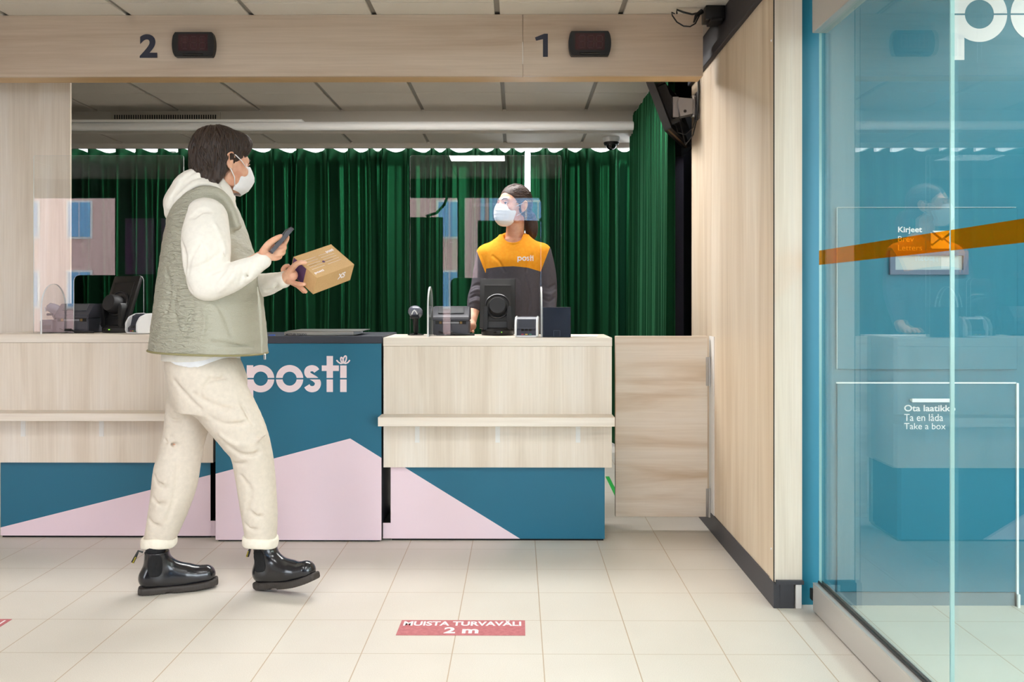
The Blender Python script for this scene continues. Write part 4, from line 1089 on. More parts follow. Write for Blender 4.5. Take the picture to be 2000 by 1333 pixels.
    def front(s, x, z):
        i = int(round((x-s.lo[0])/s.h)); k = int(round((z-s.lo[2])/s.h))
        if not (0 <= i < s.n[0] and 0 <= k < s.n[2]): return None
        c = s.F[i, :, k]; w = np.where(c < 0)[0]
        if not len(w): return None
        j = w[0]
        if j == 0: return float(s.ax[1][0])
        f0, f1 = float(c[j-1]), float(c[j]); return float(s.ax[1][j-1])+s.h*f0/(f0-f1)
    def fold(s, pix, Y0, r, depth=0.0, k=0.012, op='add'):
        """a raised (add) or sunken (sub) crease following photo pixels on the near surface"""
        P = []
        for px, py in pix:
            y = Y0
            for _ in range(3):
                p = W(px, py, y); yy = s.front(p.x, p.z)
                if yy is None: break
                y = yy
            P.append((Vector((p.x, y+depth, p.z)), r))
        P = [(p, max(0.0015, r*(0.35 if i in (0, len(P)-1) else 1))) for i, (p, r) in enumerate(P)]
        s.chain(P, k, op, 3)
    def mesh(s, name, mats, parent, smooth_iter=0, adapt=0.0):
        h = s.h; F = np.clip(s.F, -3*h, 3*h)
        g = vdb.FloatGrid(3*h); g.copyFromArray(F.astype(np.float32), tolerance=0.0)
        g.transform = vdb.createLinearTransform(voxelSize=h)
        pts, tris, quads = g.convertToPolygons(isovalue=0.0, adaptivity=adapt)
        pts = np.asarray(pts, float)+s.lo
        off = wloc(parent) if parent else Vector((0, 0, 0)); pts = pts-np.array(off)
        faces = [tuple(int(i) for i in q[::-1]) for q in quads]+[tuple(int(i) for i in q[::-1]) for q in tris]
        me = bpy.data.meshes.new(name); me.from_pydata(pts.tolist(), [], faces); me.update()
        o = link(me, name, mats, parent, None, True)
        if smooth_iter:
            md = o.modifiers.new('soft', 'SMOOTH'); md.factor = 0.5; md.iterations = smooth_iter
        s.F = s.F
        return o
def vnoise(X, Y, Z, f, seed=0):
    r = np.random.RandomState(seed); out = 0
    for i in range(6):
        a = r.normal(size=3); a /= np.linalg.norm(a); ph = r.uniform(0, 6.28); ff = f*r.uniform(0.6, 1.5)
        b = r.normal(size=3); ph2 = r.uniform(0, 6.28)
        out = out+np.sin((a[0]*X+a[1]*Y+a[2]*Z)*ff*6.28+ph+1.3*np.sin((b[0]*X+b[1]*Y+b[2]*Z)*ff*3+ph2))
    return out/6

skin = mat('skin', lin(226,172,142), 0.5); N, L, p = nodes(skin)
nn = noise(N, L, mapping(N, L), 18, 4, 0.6); r = ramp(N, L, nn.outputs[0], [(0.35, lin(214,154,126)), (0.65, lin(232,184,154))]); L.new(r.outputs[0], p.inputs['Base Color'])
n3 = noise(N, L, mapping(N, L), 900, 2, 0.5); bump(N, L, p, n3.outputs[0], 0.12, 0.0006)
p.inputs['Subsurface Weight'].default_value = 0.12; p.inputs['Subsurface Radius'].default_value = (0.012, 0.005, 0.003)
def hairmat(name, c1, c2, dirv=(0,0,0)):
    m = mat(name, c1, 0.5); N, L, p = nodes(m)
    v = mapping(N, L, (330, 330, 34), rot=dirv)
    nn = noise(N, L, v, 1, 4, 0.65, 0.9); r = ramp(N, L, nn.outputs[0], [(0.35, c1), (0.75, c2)]); L.new(r.outputs[0], p.inputs['Base Color'])
    bump(N, L, p, nn.outputs[0], 0.7, 0.002); return m
hair_m = hairmat('brown_hair', lin(22,14,11), lin(74,52,38), (0.0, 0.6, 0))
hair_w = hairmat('dark_brown_hair', lin(38,26,24), lin(88,62,50), (0.5, 0.9, 0))
maskm = cloth('white_mask_fabric', lin(240,240,242)[:3]+(1,), rough=0.8, var=0.02, bscale=1500, bstr=0.15, bdist=0.0004)
eye_white = mat('eye_white', lin(235,230,228), 0.2); iris_m = mat('iris_brown', lin(60,42,34), 0.1); brow_m = mat('brow_hair', lin(58,40,34), 0.7)
lip_m = mat('lips', lin(190,110,104), 0.5)

def head_prims(S_, C, R, sc, k=0.012, ears=(-1, 1)):
    """adult head about local origin C (eye level, between the ears); local +x = own left, -y = face, z up"""
    R3 = [[R[i][j] for j in range(3)] for i in range(3)]
    def T(x, y, z): return Vector(C)+R@(Vector((x, y, z))*sc)
    def E(c, r, k_=k, op='add'): S_.ell(T(*c), [q*sc for q in r], k_, op, R3)
    E((0, 0.018, 0.035), (0.076, 0.094, 0.084)); E((0, -0.036, -0.008), (0.064, 0.056, 0.078), 0.02)
    E((0, -0.044, -0.068), (0.046, 0.044, 0.042), 0.025); E((0, -0.078, -0.096), (0.020, 0.016, 0.015), 0.016)
    for s_ in (-1, 1):
        E((s_*0.040, -0.060, -0.032), (0.024, 0.024, 0.024), 0.02)
        E((s_*0.050, -0.015, -0.070), (0.016, 0.03, 0.03), 0.02)
    S_.chain([(T(-0.038, -0.074, 0.020), 0.010*sc), (T(-0.016, -0.088, 0.017), 0.010*sc), (T(0.016, -0.088, 0.017), 0.010*sc), (T(0.038, -0.074, 0.020), 0.010*sc)], 0.014, sub=2)
    for s_ in (-1, 1): E((s_*0.0315, -0.098, 0.0), (0.0165, 0.014, 0.012), 0.010, 'sub')
    S_.chain([(T(0, -0.086, 0.008), 0.0075*sc), (T(0, -0.100, -0.014), 0.0085*sc), (T(0, -0.112, -0.032), 0.0105*sc)], 0.010, sub=2)
    for s_ in (-1, 1): E((s_*0.0115, -0.100, -0.036), (0.0085, 0.010, 0.007), 0.006)
    S_.chain([(T(-0.022, -0.088, -0.060), 0.005*sc), (T(0, -0.0965, -0.0565), 0.006*sc), (T(0.022, -0.088, -0.060), 0.005*sc)], 0.006, sub=2)
    S_.chain([(T(-0.019, -0.088, -0.067), 0.005*sc), (T(0, -0.0955, -0.069), 0.0065*sc), (T(0.019, -0.088, -0.067), 0.005*sc)], 0.006, sub=2)
    # eyelids
    for s_ in (-1, 1):
        cx = s_*0.0315
        S_.chain([(T(cx-0.0145, -0.0815, -0.001), 0.0022*sc), (T(cx-0.006, -0.0900, 0.0052), 0.0028*sc), (T(cx+0.006, -0.0900, 0.0052), 0.0028*sc), (T(cx+0.0145, -0.0815, -0.001), 0.0026*sc)], 0.003, sub=3)
        S_.chain([(T(cx-0.0145, -0.0815, -0.001), 0.0016*sc), (T(cx, -0.0885, -0.0075), 0.0018*sc), (T(cx+0.0145, -0.0815, -0.001), 0.0022*sc)], 0.003, sub=3)
    for s_ in ears:
        S_.ell(T(s_*0.078, 0.014, -0.006), (0.007*sc, 0.018*sc, 0.031*sc), 0.006, 'add', [[(R@Matrix.Rotation(s_*-0.30, 3, 'Z')@Matrix.Rotation(-0.12, 3, 'X'))[i][j] for j in range(3)] for i in range(3)])
        S_.ell(T(s_*0.088, 0.012, -0.002), (0.009*sc, 0.009*sc, 0.018*sc), 0.004, 'sub', R3)
        S_.ell(T(s_*0.079, 0.006, -0.032), (0.006*sc, 0.009*sc, 0.010*sc), 0.005, 'add', R3)
        S_.chain([(T(s_*0.084, -0.002, 0.008), 0.003*sc), (T(s_*0.090, 0.012, 0.024), 0.0035*sc), (T(s_*0.090, 0.029, 0.012), 0.0035*sc), (T(s_*0.086, 0.028, -0.012), 0.003*sc), (T(s_*0.081, 0.012, -0.034), 0.0035*sc)], 0.003, sub=3)
    return T
def eyes(T, R, sc, parent, look=(0, 0), deep=0.0):
    for s_ in (-1, 1):
        c = T(s_*0.0315, -0.0785+deep, -0.0002)
        m = MB(); M4 = Matrix.Translation(c) @ R.to_4x4() @ Matrix.Rotation(PI/2, 4, 'X') @ Matrix.Rotation(look[0], 4, 'Y') @ Matrix.Rotation(look[1], 4, 'X')
        r = 0.0118*sc
        prof = [(r*math.sin(a), -r*math.cos(a)) for a in [PI*i/16 for i in range(17)]]
        m.lathe(prof, M4, 32)
        for f in m.bm.faces:
            q = M4.inverted() @ f.calc_center_median(); f.material_index = 1 if (q.z > 0 and math.hypot(q.x, q.y) < 0.0056*sc) else 0
        finish(m, 'eye', [eye_white, iris_m], parent, smooth=True)
def brows(T, sc, parent):
    for s_ in (-1, 1):
        m = MB(); m.tube([T(s_*0.012, -0.0985, 0.0175), T(s_*0.025, -0.0955, 0.0235), T(s_*0.038, -0.0865, 0.0240), T(s_*0.049, -0.0745, 0.018)], [0.0022*sc, 0.0030*sc, 0.0026*sc, 0.0012*sc], 8)
        finish(m, 'eyebrow', brow_m, parent, smooth=True)
def V3(px, py, Y): return W(px, py, Y)

# ------------------------------------------------------------------ the walking customer
person = thing('person', (WX(410, 3.5), 3.5, 0), 'walking person in quilted khaki vest, cream hoodie and white mask, phone in hand', 'person')
k35 = 3.5/1707
def rad(px, Y=3.5): return px*Y/1707
hC = W(437, 316, 3.50); th = math.radians(45)       # facing: mostly right, a bit away from us
fx, fy = math.cos(th), math.sin(th)
Rh = Matrix(((-fy, -fx, 0), (fx, -fy, 0), (0, 0, 1)))   # columns: own left, back, up
Rh = Rh @ Matrix.Rotation(math.radians(7), 3, 'X')
B = SDF((-1.56, 3.20, -0.0), (-0.76, 3.86, 1.90), 0.003)
Tm = head_prims(B, hC, Rh, 1.02)
B.chain([(W(436, 345, 3.52), 0.058), (W(422, 375, 3.52), 0.060), (W(412, 402, 3.52), 0.072)], 0.02)
# slim torso and limbs inside the clothes, one surface with head and hands
B.loft([(WZ(410, y, 3.5), WX(a, 3.5), WX(b, 3.5), 3.5, d) for y, a, b, d in ((720, 362, 440, .10), (640, 355, 450, .13), (560, 350, 460, .14), (480, 355, 455, .16), (430, 365, 445, .15), (405, 385, 435, .09))], 0.02, e=2)
RS, RE, RW = W(402, 440, 3.38), W(400, 545, 3.30), W(510, 507, 3.315)
B.chain([(RS, .050), (RE, .040), (RW, .027)], 0.02, sub=2)
LS, LE, LW = W(420, 440, 3.62), W(440, 560, 3.66), W(560, 545, 3.47)
B.chain([(LS, .050), (LE, .036), (LW, .022)], 0.02, sub=2)
B.chain([(W(402, 725, 3.46), .070), (W(478, 860, 3.47), .052), (W(509, 1050, 3.49), .030), (Vector((-1.005, 3.508, .13)), .026)], 0.03, sub=2)
B.chain([(W(400, 725, 3.55), .070), (W(362, 860, 3.54), .052), (W(314, 1040, 3.495), .030), (Vector((-1.434, 3.475, .13)), .026)], 0.03, sub=2)
# right hand round the phone
H = lambda *q: W(*q)
B.chain([(H(505, 509, 3.315), .026), (H(517, 500, 3.312), .025), (H(528, 493, 3.318), .027), (H(538, 490, 3.325), .024)], 0.012, sy=0.75)
B.chain([(H(514, 492, 3.298), .015), (H(524, 478, 3.290), .0135), (H(535, 469, 3.292), .0115), (H(546, 463, 3.305), .0095), (H(549, 461, 3.310), .007)], 0.006)
B.chain([(H(533, 484, 3.318), .0125), (H(546, 482, 3.318), .0108), (H(554, 478, 3.328), .0098), (H(560, 468, 3.345), .0088), (H(562, 463, 3.352), .007)], 0.004)
B.chain([(H(534, 491, 3.315), .0125), (H(547, 490, 3.314), .0108), (H(555, 485, 3.326), .0098), (H(554, 477, 3.346), .0085)], 0.004)
B.chain([(H(532, 498, 3.315), .012), (H(545, 497, 3.316), .0102), (H(553, 494, 3.328), .0094), (H(553, 486, 3.348), .008)], 0.004)
B.chain([(H(528, 504, 3.318), .011), (H(539, 505, 3.320), .0092), (H(547, 502, 3.332), .0082), (H(548, 496, 3.348), .007)], 0.004)
# left hand under the parcel
B.chain([(H(556, 546, 3.475), .024), (H(563, 541, 3.462), .025), (H(570, 538, 3.452), .024)], 0.012, sy=0.7)
B.chain([(H(562, 534, 3.448), .014), (H(571, 524, 3.428), .0125), (H(580, 515.5, 3.405), .0105), (H(589, 513, 3.398), .0092), (H(596, 514, 3.402), .0078)], 0.006)
B.chain([(H(565, 550, 3.448), .0115), (H(576, 553.5, 3.432), .0100), (H(586, 555.5, 3.418), .0088), (H(594, 555.5, 3.408), .0075)], 0.004)
B.chain([(H(563, 548, 3.462), .0115), (H(577, 556, 3.455), .0100), (H(588, 562, 3.455), .0090), (H(597, 570, 3.46), .0078)], 0.004)
B.chain([(H(561, 545, 3.475), .0115), (H(573, 552, 3.485), .0095), (H(585, 562, 3.492), .0088), (H(593, 570, 3.50), .0075)], 0.004)
B.chain([(H(558, 537, 3.480), .011), (H(553, 528, 3.486), .0098), (H(557, 521, 3.488), .0088), (H(563, 519.5, 3.482), .0075)], 0.004)
B.mesh('body', skin, person, 1)
eyes(Tm, Rh, 1.02, person, deep=0.004); brows(Tm, 1.02, person)

# hair: short, full crop over ears
Hs = SDF(tuple(hC-Vector((.17, .17, .17))), tuple(hC+Vector((.17, .17, .19))), 0.0025)
Rl = [[Rh[i][j] for j in range(3)] for i in range(3)]
Hs.ell(Tm(0, 0.026, 0.048), (.094, .108, .088), 0, 'add', Rl)
Hs.ell(Tm(0, 0.070, -0.01), (.080, .062, .080), 0.03, 'add', Rl)
Hs.ell(Tm(0, -0.040, 0.080), (.078, .058, .046), 0.03, 'add', Rl)
Hs.ell(Tm(0, 0.072, -0.07), (.055, .040, .052), 0.03, 'add', Rl)
Hs.chain([(Tm(-.07, .03, -.02), .026), (Tm(-.066, .045, -.07), .022), (Tm(-.055, .06, -.10), .016)], 0.02)
Hs.chain([(Tm(.07, .03, -.02), .026), (Tm(.066, .045, -.07), .022), (Tm(.055, .06, -.10), .016)], 0.02)
# open face and ears
Hs.ell(Tm(0, -0.110, -0.035), (.082, .070, .090), 0.012, 'sub', Rl)
Hs.ell(Tm(0, -0.055, -0.075), (.085, .062, .072), 0.012, 'sub', Rl)
for s_ in (-1, 1): Hs.ell(Tm(s_*.092, .008, -.016), (.024, .022, .030), 0.008, 'sub', Rl)
def strands(X, Y, Z, T, R, a1, a2):
    """locks that run down from the crown"""
    o = T(0.0, 0.05, 0.11)
    x, y, z = X-o.x, Y-o.y, Z-o.z
    lx = x*R[0][0]+y*R[1][0]+z*R[2][0]; ly = x*R[0][1]+y*R[1][1]+z*R[2][1]; lz = x*R[0][2]+y*R[1][2]+z*R[2][2]
    ang = np.arctan2(ly, lx+1e-6)+6.0*lz*0.35+0.5*vnoise(X, Y, Z, 7, 77)
    n = vnoise(ang*0.35, lz*0.8, ang*0.0, 6.5, 78)+0.6*vnoise(ang*0.8, lz*1.2, ang*0.0, 8, 79)
    return a1*n+a2*vnoise(X, Y, Z, 12, 80)
locks = lambda X, Y, Z: strands(X, Y, Z, Tm, Rh, 0.0042, 0.004)
Hs.fn(locks)
hm_ = Hs.mesh('hair', hair_m, person)
def hair_locks(F, T, pole, count, seed, a_end, parent, m_, rr, cen=(0, .03, .03), spread=1.0, axis2=(1, 0, 0)):
    """tapering strands laid on the hair surface, running away from a pole direction"""
    R_ = random.Random(seed); m = MB(); C0 = T(*cen); pol = Vector(pole).normalized()
    e1 = Vector(axis2); e1 = (e1-pol*e1.dot(pol)).normalized(); e2 = pol.cross(e1)
    def hit(d):
        w_ = (T(*(Vector(cen)+d))-C0).normalized(); best = None
        for q in np.arange(.045, .165, .0015):
            P_ = C0+w_*float(q); ijk = [int(round((P_[e]-F.lo[e])/F.h)) for e in range(3)]
            if all(0 <= ijk[e] < F.n[e] for e in range(3)) and F.F[tuple(ijk)] < 0: best = P_
        return (best, w_) if best is not None else (None, w_)
    for _ in range(count):
        az = R_.uniform(0, 2*PI); a0 = R_.uniform(.15, 1.7); ln_ = R_.uniform(.5, 1.0); tw = R_.uniform(-.35, .35); pts = []; n = 9; lift = R_.uniform(-.0005, .0018)
        for i in range(n):
            a_ = a0+ln_*i/(n-1)
            if a_ > a_end: break
            z_ = az+tw*i/(n-1); d = pol*math.cos(a_)+(e1*math.cos(z_)+e2*math.sin(z_))*math.sin(a_)
            h_, w_ = hit(d)
            if h_ is None: break
            if pts and (h_-pts[-1]).length > .03: break
            pts.append(h_+w_*lift)
        if len(pts) >= 4:
            k_ = len(pts); sm = [pts[0]]+[(pts[i-1]+pts[i]*2+pts[i+1])/4 for i in range(1, k_-1)]+[pts[-1]]
            m.tube(sm, [rr*(.25+.95*math.sin(PI*min(1, (i+.6)/k_))) for i in range(k_)], 6)
    return finish(m, 'hair_strands', m_, parent, smooth=True)
hair_locks(Hs, Tm, (0.1, .25, 1), 420, 3, 2.35, hm_, hair_m, .0036)
# mask: folded half shell over nose and chin, with ear loops
m = MB(); prof = []
cl = [(-.108, .000), (-.124, -.016), (-.136, -.036), (-.139, -.052), (-.131, -.072), (-.117, -.096), (-.086, -.122)]
sd_ = [(-.066, -.012), (-.054, -.024), (-.044, -.038), (-.038, -.054), (-.033, -.070), (-.028, -.090), (-.024, -.112)]
grid = []
for (cy_, cz_), (sy_, sz_) in zip(cl, sd_):
    row = []
    for i in range(-8, 9):
        f = abs(i)/8; x = (.061-.004*max(0, -sz_-.05)/.05)*math.sin(f*PI/2)*(1 if i > 0 else -1)*(1.0 if f < 1 else 1.0)
        y = cy_+(sy_-cy_)*(f**1.35); z = cz_+(sz_-cz_)*f
        row.append(m.bm.verts.new(Tm(x, y, z)))
    grid.append(row)
for j in range(len(grid)-1):
    for i in range(16): m.bm.faces.new((grid[j][i], grid[j+1][i], grid[j+1][i+1], grid[j][i+1]))
mk = finish(m, 'face_mask', maskm, person, smooth=25)
md = mk.modifiers.new('thickness', 'SOLIDIFY'); md.thickness = 0.002
m = MB()
for s_ in (-1, 1):
    m.tube([Tm(s_*.060, -.064, -.014), Tm(s_*.078, -.036, .002), Tm(s_*.087, -.006, .016), Tm(s_*.088, .012, .022)], 0.0020, 8); m.tube([Tm(s_*.056, -.030, -.098), Tm(s_*.077, -.014, -.066), Tm(s_*.083, .010, -.036)], 0.0020, 8)
finish(m, 'ear_loop', white_pl, mk, smooth=True)

# hoodie: sleeves, hood, hem
cream = cloth('cream_fleece', lin(234,229,219), rough=0.95, var=0.03, bscale=700, bstr=0.35, bdist=0.0012, sheen=0.2)
G = SDF((-1.50, 3.16, 0.85), (-0.84, 3.82, 1.78), 0.0035)
YA = 3.30
G.chain([(W(402, 428, 3.355), .083), (W(402, 470, 3.315), .092), (W(403, 515, 3.300), .086), (W(402, 548, 3.295), .070), (W(410, 556, 3.292), .062)], 0.03, sy=0.78)
G.chain([(W(406, 553, 3.292), .058), (W(436, 549, 3.285), .0585), (W(464, 537, 3.288), .052), (W(484, 527, 3.295), .045), (W(497, 520, 3.302), .036)], 0.02, sy=0.85)
G.chain([(W(499, 518, 3.304), .034), (W(508, 512, 3.308), .034), (W(513, 509, 3.312), .0335)], 0.006, sy=0.9)
G.chain([(W(430, 430, 3.63), .085), (W(445, 500, 3.66), .080), (W(455, 553, 3.66), .066)], 0.03, sy=0.8)
G.chain([(W(455, 556, 3.65), .060), (W(490, 560, 3.60), .052), (W(520, 556, 3.535), .046), (W(538, 551, 3.50), .039)], 0.02, sy=0.85)
G.chain([(W(541, 550, 3.495), .033), (W(548, 548, 3.485), .0335), (W(554, 546.5, 3.478), .033)], 0.006, sy=0.9)
# sleeve creases
for P, r, op in (([(372, 424), (385, 415), (402, 409), (425, 409), (447, 416)], .0035, 'sub'), ([(352, 470), (362, 500), (360, 540), (375, 570)], .008, 'sub'), ([(420, 440), (436, 480), (440, 505)], .006, 'add'), ([(395, 470), (410, 500), (412, 530)], .006, 'sub'), ([(446, 470), (425, 500), (392, 520), (368, 528)], .006, 'sub'), ([(450, 505), (432, 525), (405, 535)], .007, 'sub'), ([(388, 478), (372, 505), (366, 535)], .005, 'sub'),
                 ([(440, 528), (425, 545), (415, 560)], .006, 'sub'), ([(476, 520), (472, 540), (468, 555)], .005, 'sub'), ([(490, 512), (489, 530), (484, 545)], .004, 'sub'),
                 ([(430, 420), (405, 412), (380, 425)], .004, 'sub'), ([(452, 545), (440, 560), (428, 570)], .005, 'add'), ([(462, 520), (455, 540), (445, 552)], .006, 'add'),
                 ([(508, 540), (515, 555), (520, 570)], .004, 'sub')):
    G.fold(P, 3.25 if P[0][0] < 500 else 3.45, r, 0.0, 0.014, op)
# hood bunched on the back and round the neck
G.chain([(W(340, 412, 3.50), .030), (W(349, 392, 3.47), .050), (W(372, 366, 3.45), .062), (W(400, 352, 3.45), .052), (W(426, 362, 3.455), .036), (W(444, 385, 3.46), .026), (W(453, 410, 3.47), .018)], 0.03, sy=1.15)
G.chain([(W(349, 395, 3.52), .050), (W(372, 364, 3.54), .060), (W(402, 350, 3.57), .050), (W(428, 362, 3.59), .036), (W(448, 388, 3.57), .026)], 0.04, sy=1.1)
G.chain([(W(338, 416, 3.44), .034), (W(343, 398, 3.42), .040), (W(362, 378, 3.40), .034), (W(388, 362, 3.40), .026), (W(418, 366, 3.41), .018)], 0.02)
G.ell(W(420, 345, 3.525), (.060, .075, .050), 0.01, 'sub')
G.chain([(W(432, 340, 3.52), .068), (W(421, 366, 3.52), .072), (W(414, 392, 3.52), .066)], 0.008, 'sub')
for P, r, op in (([(330, 402), (345, 375), (372, 350), (404, 344)], .007, 'sub'), ([(342, 418), (358, 392), (388, 370), (420, 370)], .006, 'sub'), ([(336, 385), (352, 360), (378, 336), (400, 332)], .004, 'sub'), ([(392, 358), (420, 362), (442, 388)], .005, 'add')):
    G.fold(P, 3.40, r, 0.0, 0.014, op)
# hem under the vest
rows = [(WZ(395, y, 3.5), WX(a, 3.5), WX(b, 3.5), 3.5, d) for y, a, b, d in ((702, 324, 459, .168), (692, 325, 460, .172), (640, 335, 470, .165))]
G.loft(rows, 0.0)
G.fn(lambda X, Y, Z: 0.0022*vnoise(X, Y, Z, 7, 3)+0.001*vnoise(X, Y, Z, 17, 4))
G.mesh('hoodie', cream, person, 4)

# tee under the hoodie
tee = cloth('white_tee', lin(244,244,246), rough=0.9, var=0.02)
A_ = SDF((-1.42, 3.30, 0.84), (-1.08, 3.70, 1.0), 0.0035)
A_.loft([(WZ(395, y, 3.5), WX(a, 3.5), WX(b, 3.5), 3.5, d) for y, a, b, d in ((722, 330, 464, .166), (700, 328, 463, .166), (670, 330, 460, .15))], 0.0)
px2 = np.array([322, 345, 372, 410, 440, 468]); py2 = np.array([703, 713, 718, 717, 711, 701]); xx2 = np.array([WX(q, 3.35) for q in px2]); zz2 = np.array([WZ(q, r, 3.35) for q, r in zip(px2, py2)])
A_.cut(lambda X, Y, Z: np.interp(X[:, 0, 0], xx2, zz2)[:, None, None]-Z)
A_.mesh('shirt', tee, person, 1)

# quilted vest
vestm = mat('khaki_quilted_nylon', lin(170,167,150), 0.55); N, L, p = nodes(vestm)
nn = noise(N, L, mapping(N, L, (26, 26, 78), rot=(0, 0.5, 0)), 1, 3, 0.5, 1.6); n4 = noise(N, L, mapping(N, L), 900, 2, 0.5)
r = ramp(N, L, n4.outputs[0], [(0.3, lin(160,157,140)), (0.7, lin(180,177,160))]); L.new(r.outputs[0], p.inputs['Base Color'])
tc_ = N.new('ShaderNodeTexCoord'); sp_ = N.new('ShaderNodeSeparateXYZ'); L.new(tc_.outputs['Object'], sp_.inputs[0])
mr = N.new('ShaderNodeMapRange'); mr.inputs[1].default_value = -0.02; mr.inputs[2].default_value = 0.09; mr.inputs[3].default_value = 1.0; mr.inputs[4].default_value = 0.12
L.new(sp_.outputs[0], mr.inputs[0]); hh_ = math_(N, L, 'MULTIPLY', nn.outputs[0], mr.outputs[0]); bump(N, L, p, hh_, 1.0, 0.016)
Ve = SDF((-1.50, 3.20, 0.90), (-0.93, 3.80, 1.66), 0.0035)
VR = ((690, 300, 517, .225), (660, 303, 516, .225), (620, 308, 512, .220), (560, 316, 505, .215), (520, 322, 497, .212), (470, 330, 482, .205), (430, 338, 468, .195), (410, 345, 460, .178), (393, 362, 452, .150), (380, 385, 445, .11))
Ve.loft([(WZ(400, y, 3.5), WX(a, 3.5), WX(b, 3.5), 3.5, d) for y, a, b, d in VR], 0.0, e=2.25)
Ve.chain([(W(352, 440, 3.40), .030), (W(362, 400, 3.38), .030), (W(392, 378, 3.375), .026), (W(425, 378, 3.39), .022), (W(448, 402, 3.41), .020), (W(462, 440, 3.40), .020)], 0.02)   # padded shoulder and collar edge
Ve.ell(W(425, 352, 3.52), (.10, .13, .065), 0.01, 'sub')
# armhole dent round the near sleeve
Ve.fn(lambda X, Y, Z: np.maximum(0.0, 0.011)*0+0.0022*vnoise(X, Y*0.4, Z*1.6, 9, 5)+0.0013*vnoise(X, Y, Z*1.5, 22, 8))
for P, r, op in (([(492, 500), (500, 560), (506, 620), (508, 690)], .006, 'sub'), ([(503, 560), (509, 620), (512, 690)], .008, 'add'), ([(412, 668), (440, 673), (485, 679)], .004, 'sub'),
                 ([(345, 560), (340, 600), (350, 650)], .005, 'sub'), ([(378, 590), (372, 625), (360, 660)], .006, 'sub'), ([(420, 588), (440, 620), (450, 655)], .005, 'sub'), ([(395, 590), (400, 630), (392, 665)], .004, 'add'),
                 ([(322, 520), (332, 560), (326, 610)], .005, 'sub'), ([(465, 470), (474, 500), (486, 530)], .004, 'sub')):
    Ve.fold(P, 3.3, r, 0.0, 0.014, op)
Ve.cut(lambda X, Y, Z: (WZ(300, 692, 3.3)-0.018*(X-WX(300, 3.3))/0.45+0.0)-Z)
vest = Ve.mesh('quilted_vest', vestm, person, 1)
m = MB(); pts = []
zz = WZ(300, 690, 3.3)
for i in range(41):
    a = 2*PI*i/40; cx, hx = (WX(300, 3.5)+WX(517, 3.5))/2, (WX(517, 3.5)-WX(300, 3.5))/2
    ce, se = math.cos(a), math.sin(a); pw = 2/2.25
    x = cx+hx*abs(ce)**pw*(1 if ce >= 0 else -1); y = 3.5+0.225*abs(se)**pw*(1 if se >= 0 else -1)
    pts.append((x, y, zz-0.018*(x-WX(300, 3.3))/0.45))
m.tube(pts, 0.0042, 8); finish(m, 'hem_binding', mat('olive_binding', lin(140,132,92), 0.6), vest, smooth=True)
m = MB(); c = W(517, 694, 3.42); m.box(c.x-0.004, c.x+0.005, c.y-0.004, c.y+0.004, c.z-0.018, c.z+0.005, 0.002, 2); finish(m, 'zip_pull', steel, vest)

# trousers
khaki = cloth('sand_trouser_cotton', lin(218,207,192), rough=0.92, var=0.04, bscale=1100, bstr=0.4, bdist=0.001)
K = SDF((-1.52, 3.26, 0.0), (-0.86, 3.76, 1.0), 0.0035)
K.loft([(WZ(400, y, 3.5), WX(a, 3.5), WX(b, 3.5), 3.5, d) for y, a, b, d in ((800, 350, 472, .16), (770, 338, 478, .165), (740, 334, 479, .168), (715, 328, 470, .164), (700, 328, 463, .158))], 0.0, e=2.1)
K.chain([(W(405, 745, 3.44), .118), (W(437, 790, 3.43), .112), (W(468, 838, 3.43), .098), (W(489, 878, 3.44), .080), (W(498, 925, 3.46), .078), (W(504, 980, 3.47), .074), (W(508, 1020, 3.475), .068), (W(509, 1050, 3.478), .062)], 0.035, sy=0.88)
K.chain([(W(392, 745, 3.56), .116), (W(372, 800, 3.56), .098), (W(358, 862, 3.55), .083), (W(345, 920, 3.53), .090), (W(337, 965, 3.51), .084), (W(322, 1018, 3.50), .070), (W(313, 1048, 3.50), .062)], 0.035, sy=0.88)
def kf(*a): K.fold(*a)
for P, r, op in (([(380, 770), (412, 790), (450, 800), (480, 792)], .006, 'sub'), ([(408, 815), (440, 830), (480, 825), (505, 810)], .007, 'sub'), ([(430, 850), (460, 868), (500, 862), (525, 845)], .007, 'add'),
                 ([(445, 872), (470, 888), (505, 885), (528, 868)], .006, 'sub'), ([(455, 905), (480, 905), (515, 900)], .005, 'sub'), ([(470, 930), (490, 960), (480, 1000)], .005, 'sub'), ([(520, 930), (522, 975), (518, 1020)], .005, 'sub'),
                 ([(340, 745), (365, 775), (392, 800)], .004, 'sub'), ([(455, 715), (440, 738), (412, 742)], .003, 'sub'), ([(432, 705), (434, 735)], .003, 'sub'), ([(412, 740), (395, 760), (392, 772)], .003, 'sub'),
                 ([(375, 812), (350, 822), (332, 818)], .006, 'sub'), ([(385, 850), (360, 862), (335, 855)], .006, 'sub'), ([(320, 860), (345, 870), (375, 850)], .006, 'sub'), ([(345, 905), (342, 960), (325, 1020)], .004, 'sub'),
                 ([(300, 930), (320, 950), (350, 945)], .006, 'sub'), ([(298, 975), (320, 985), (345, 975)], .006, 'sub'), ([(368, 935), (350, 948), (325, 942)], .005, 'sub'), ([(490, 1000), (510, 1010), (535, 1000)], .005, 'sub'),
                 ([(478, 1025), (500, 1035), (530, 1028)], .005, 'sub'), ([(290, 1015), (310, 1028), (340, 1015)], .005, 'sub'), ([(484, 745), (470, 790), (492, 830)], .004, 'sub')):
    kf(P, 3.3, r, 0.0, 0.016, op)
K.fn(lambda X, Y, Z: 0.0022*vnoise(X, Y, Z*0.7, 6, 21)+0.001*vnoise(X, Y, Z, 18, 22))
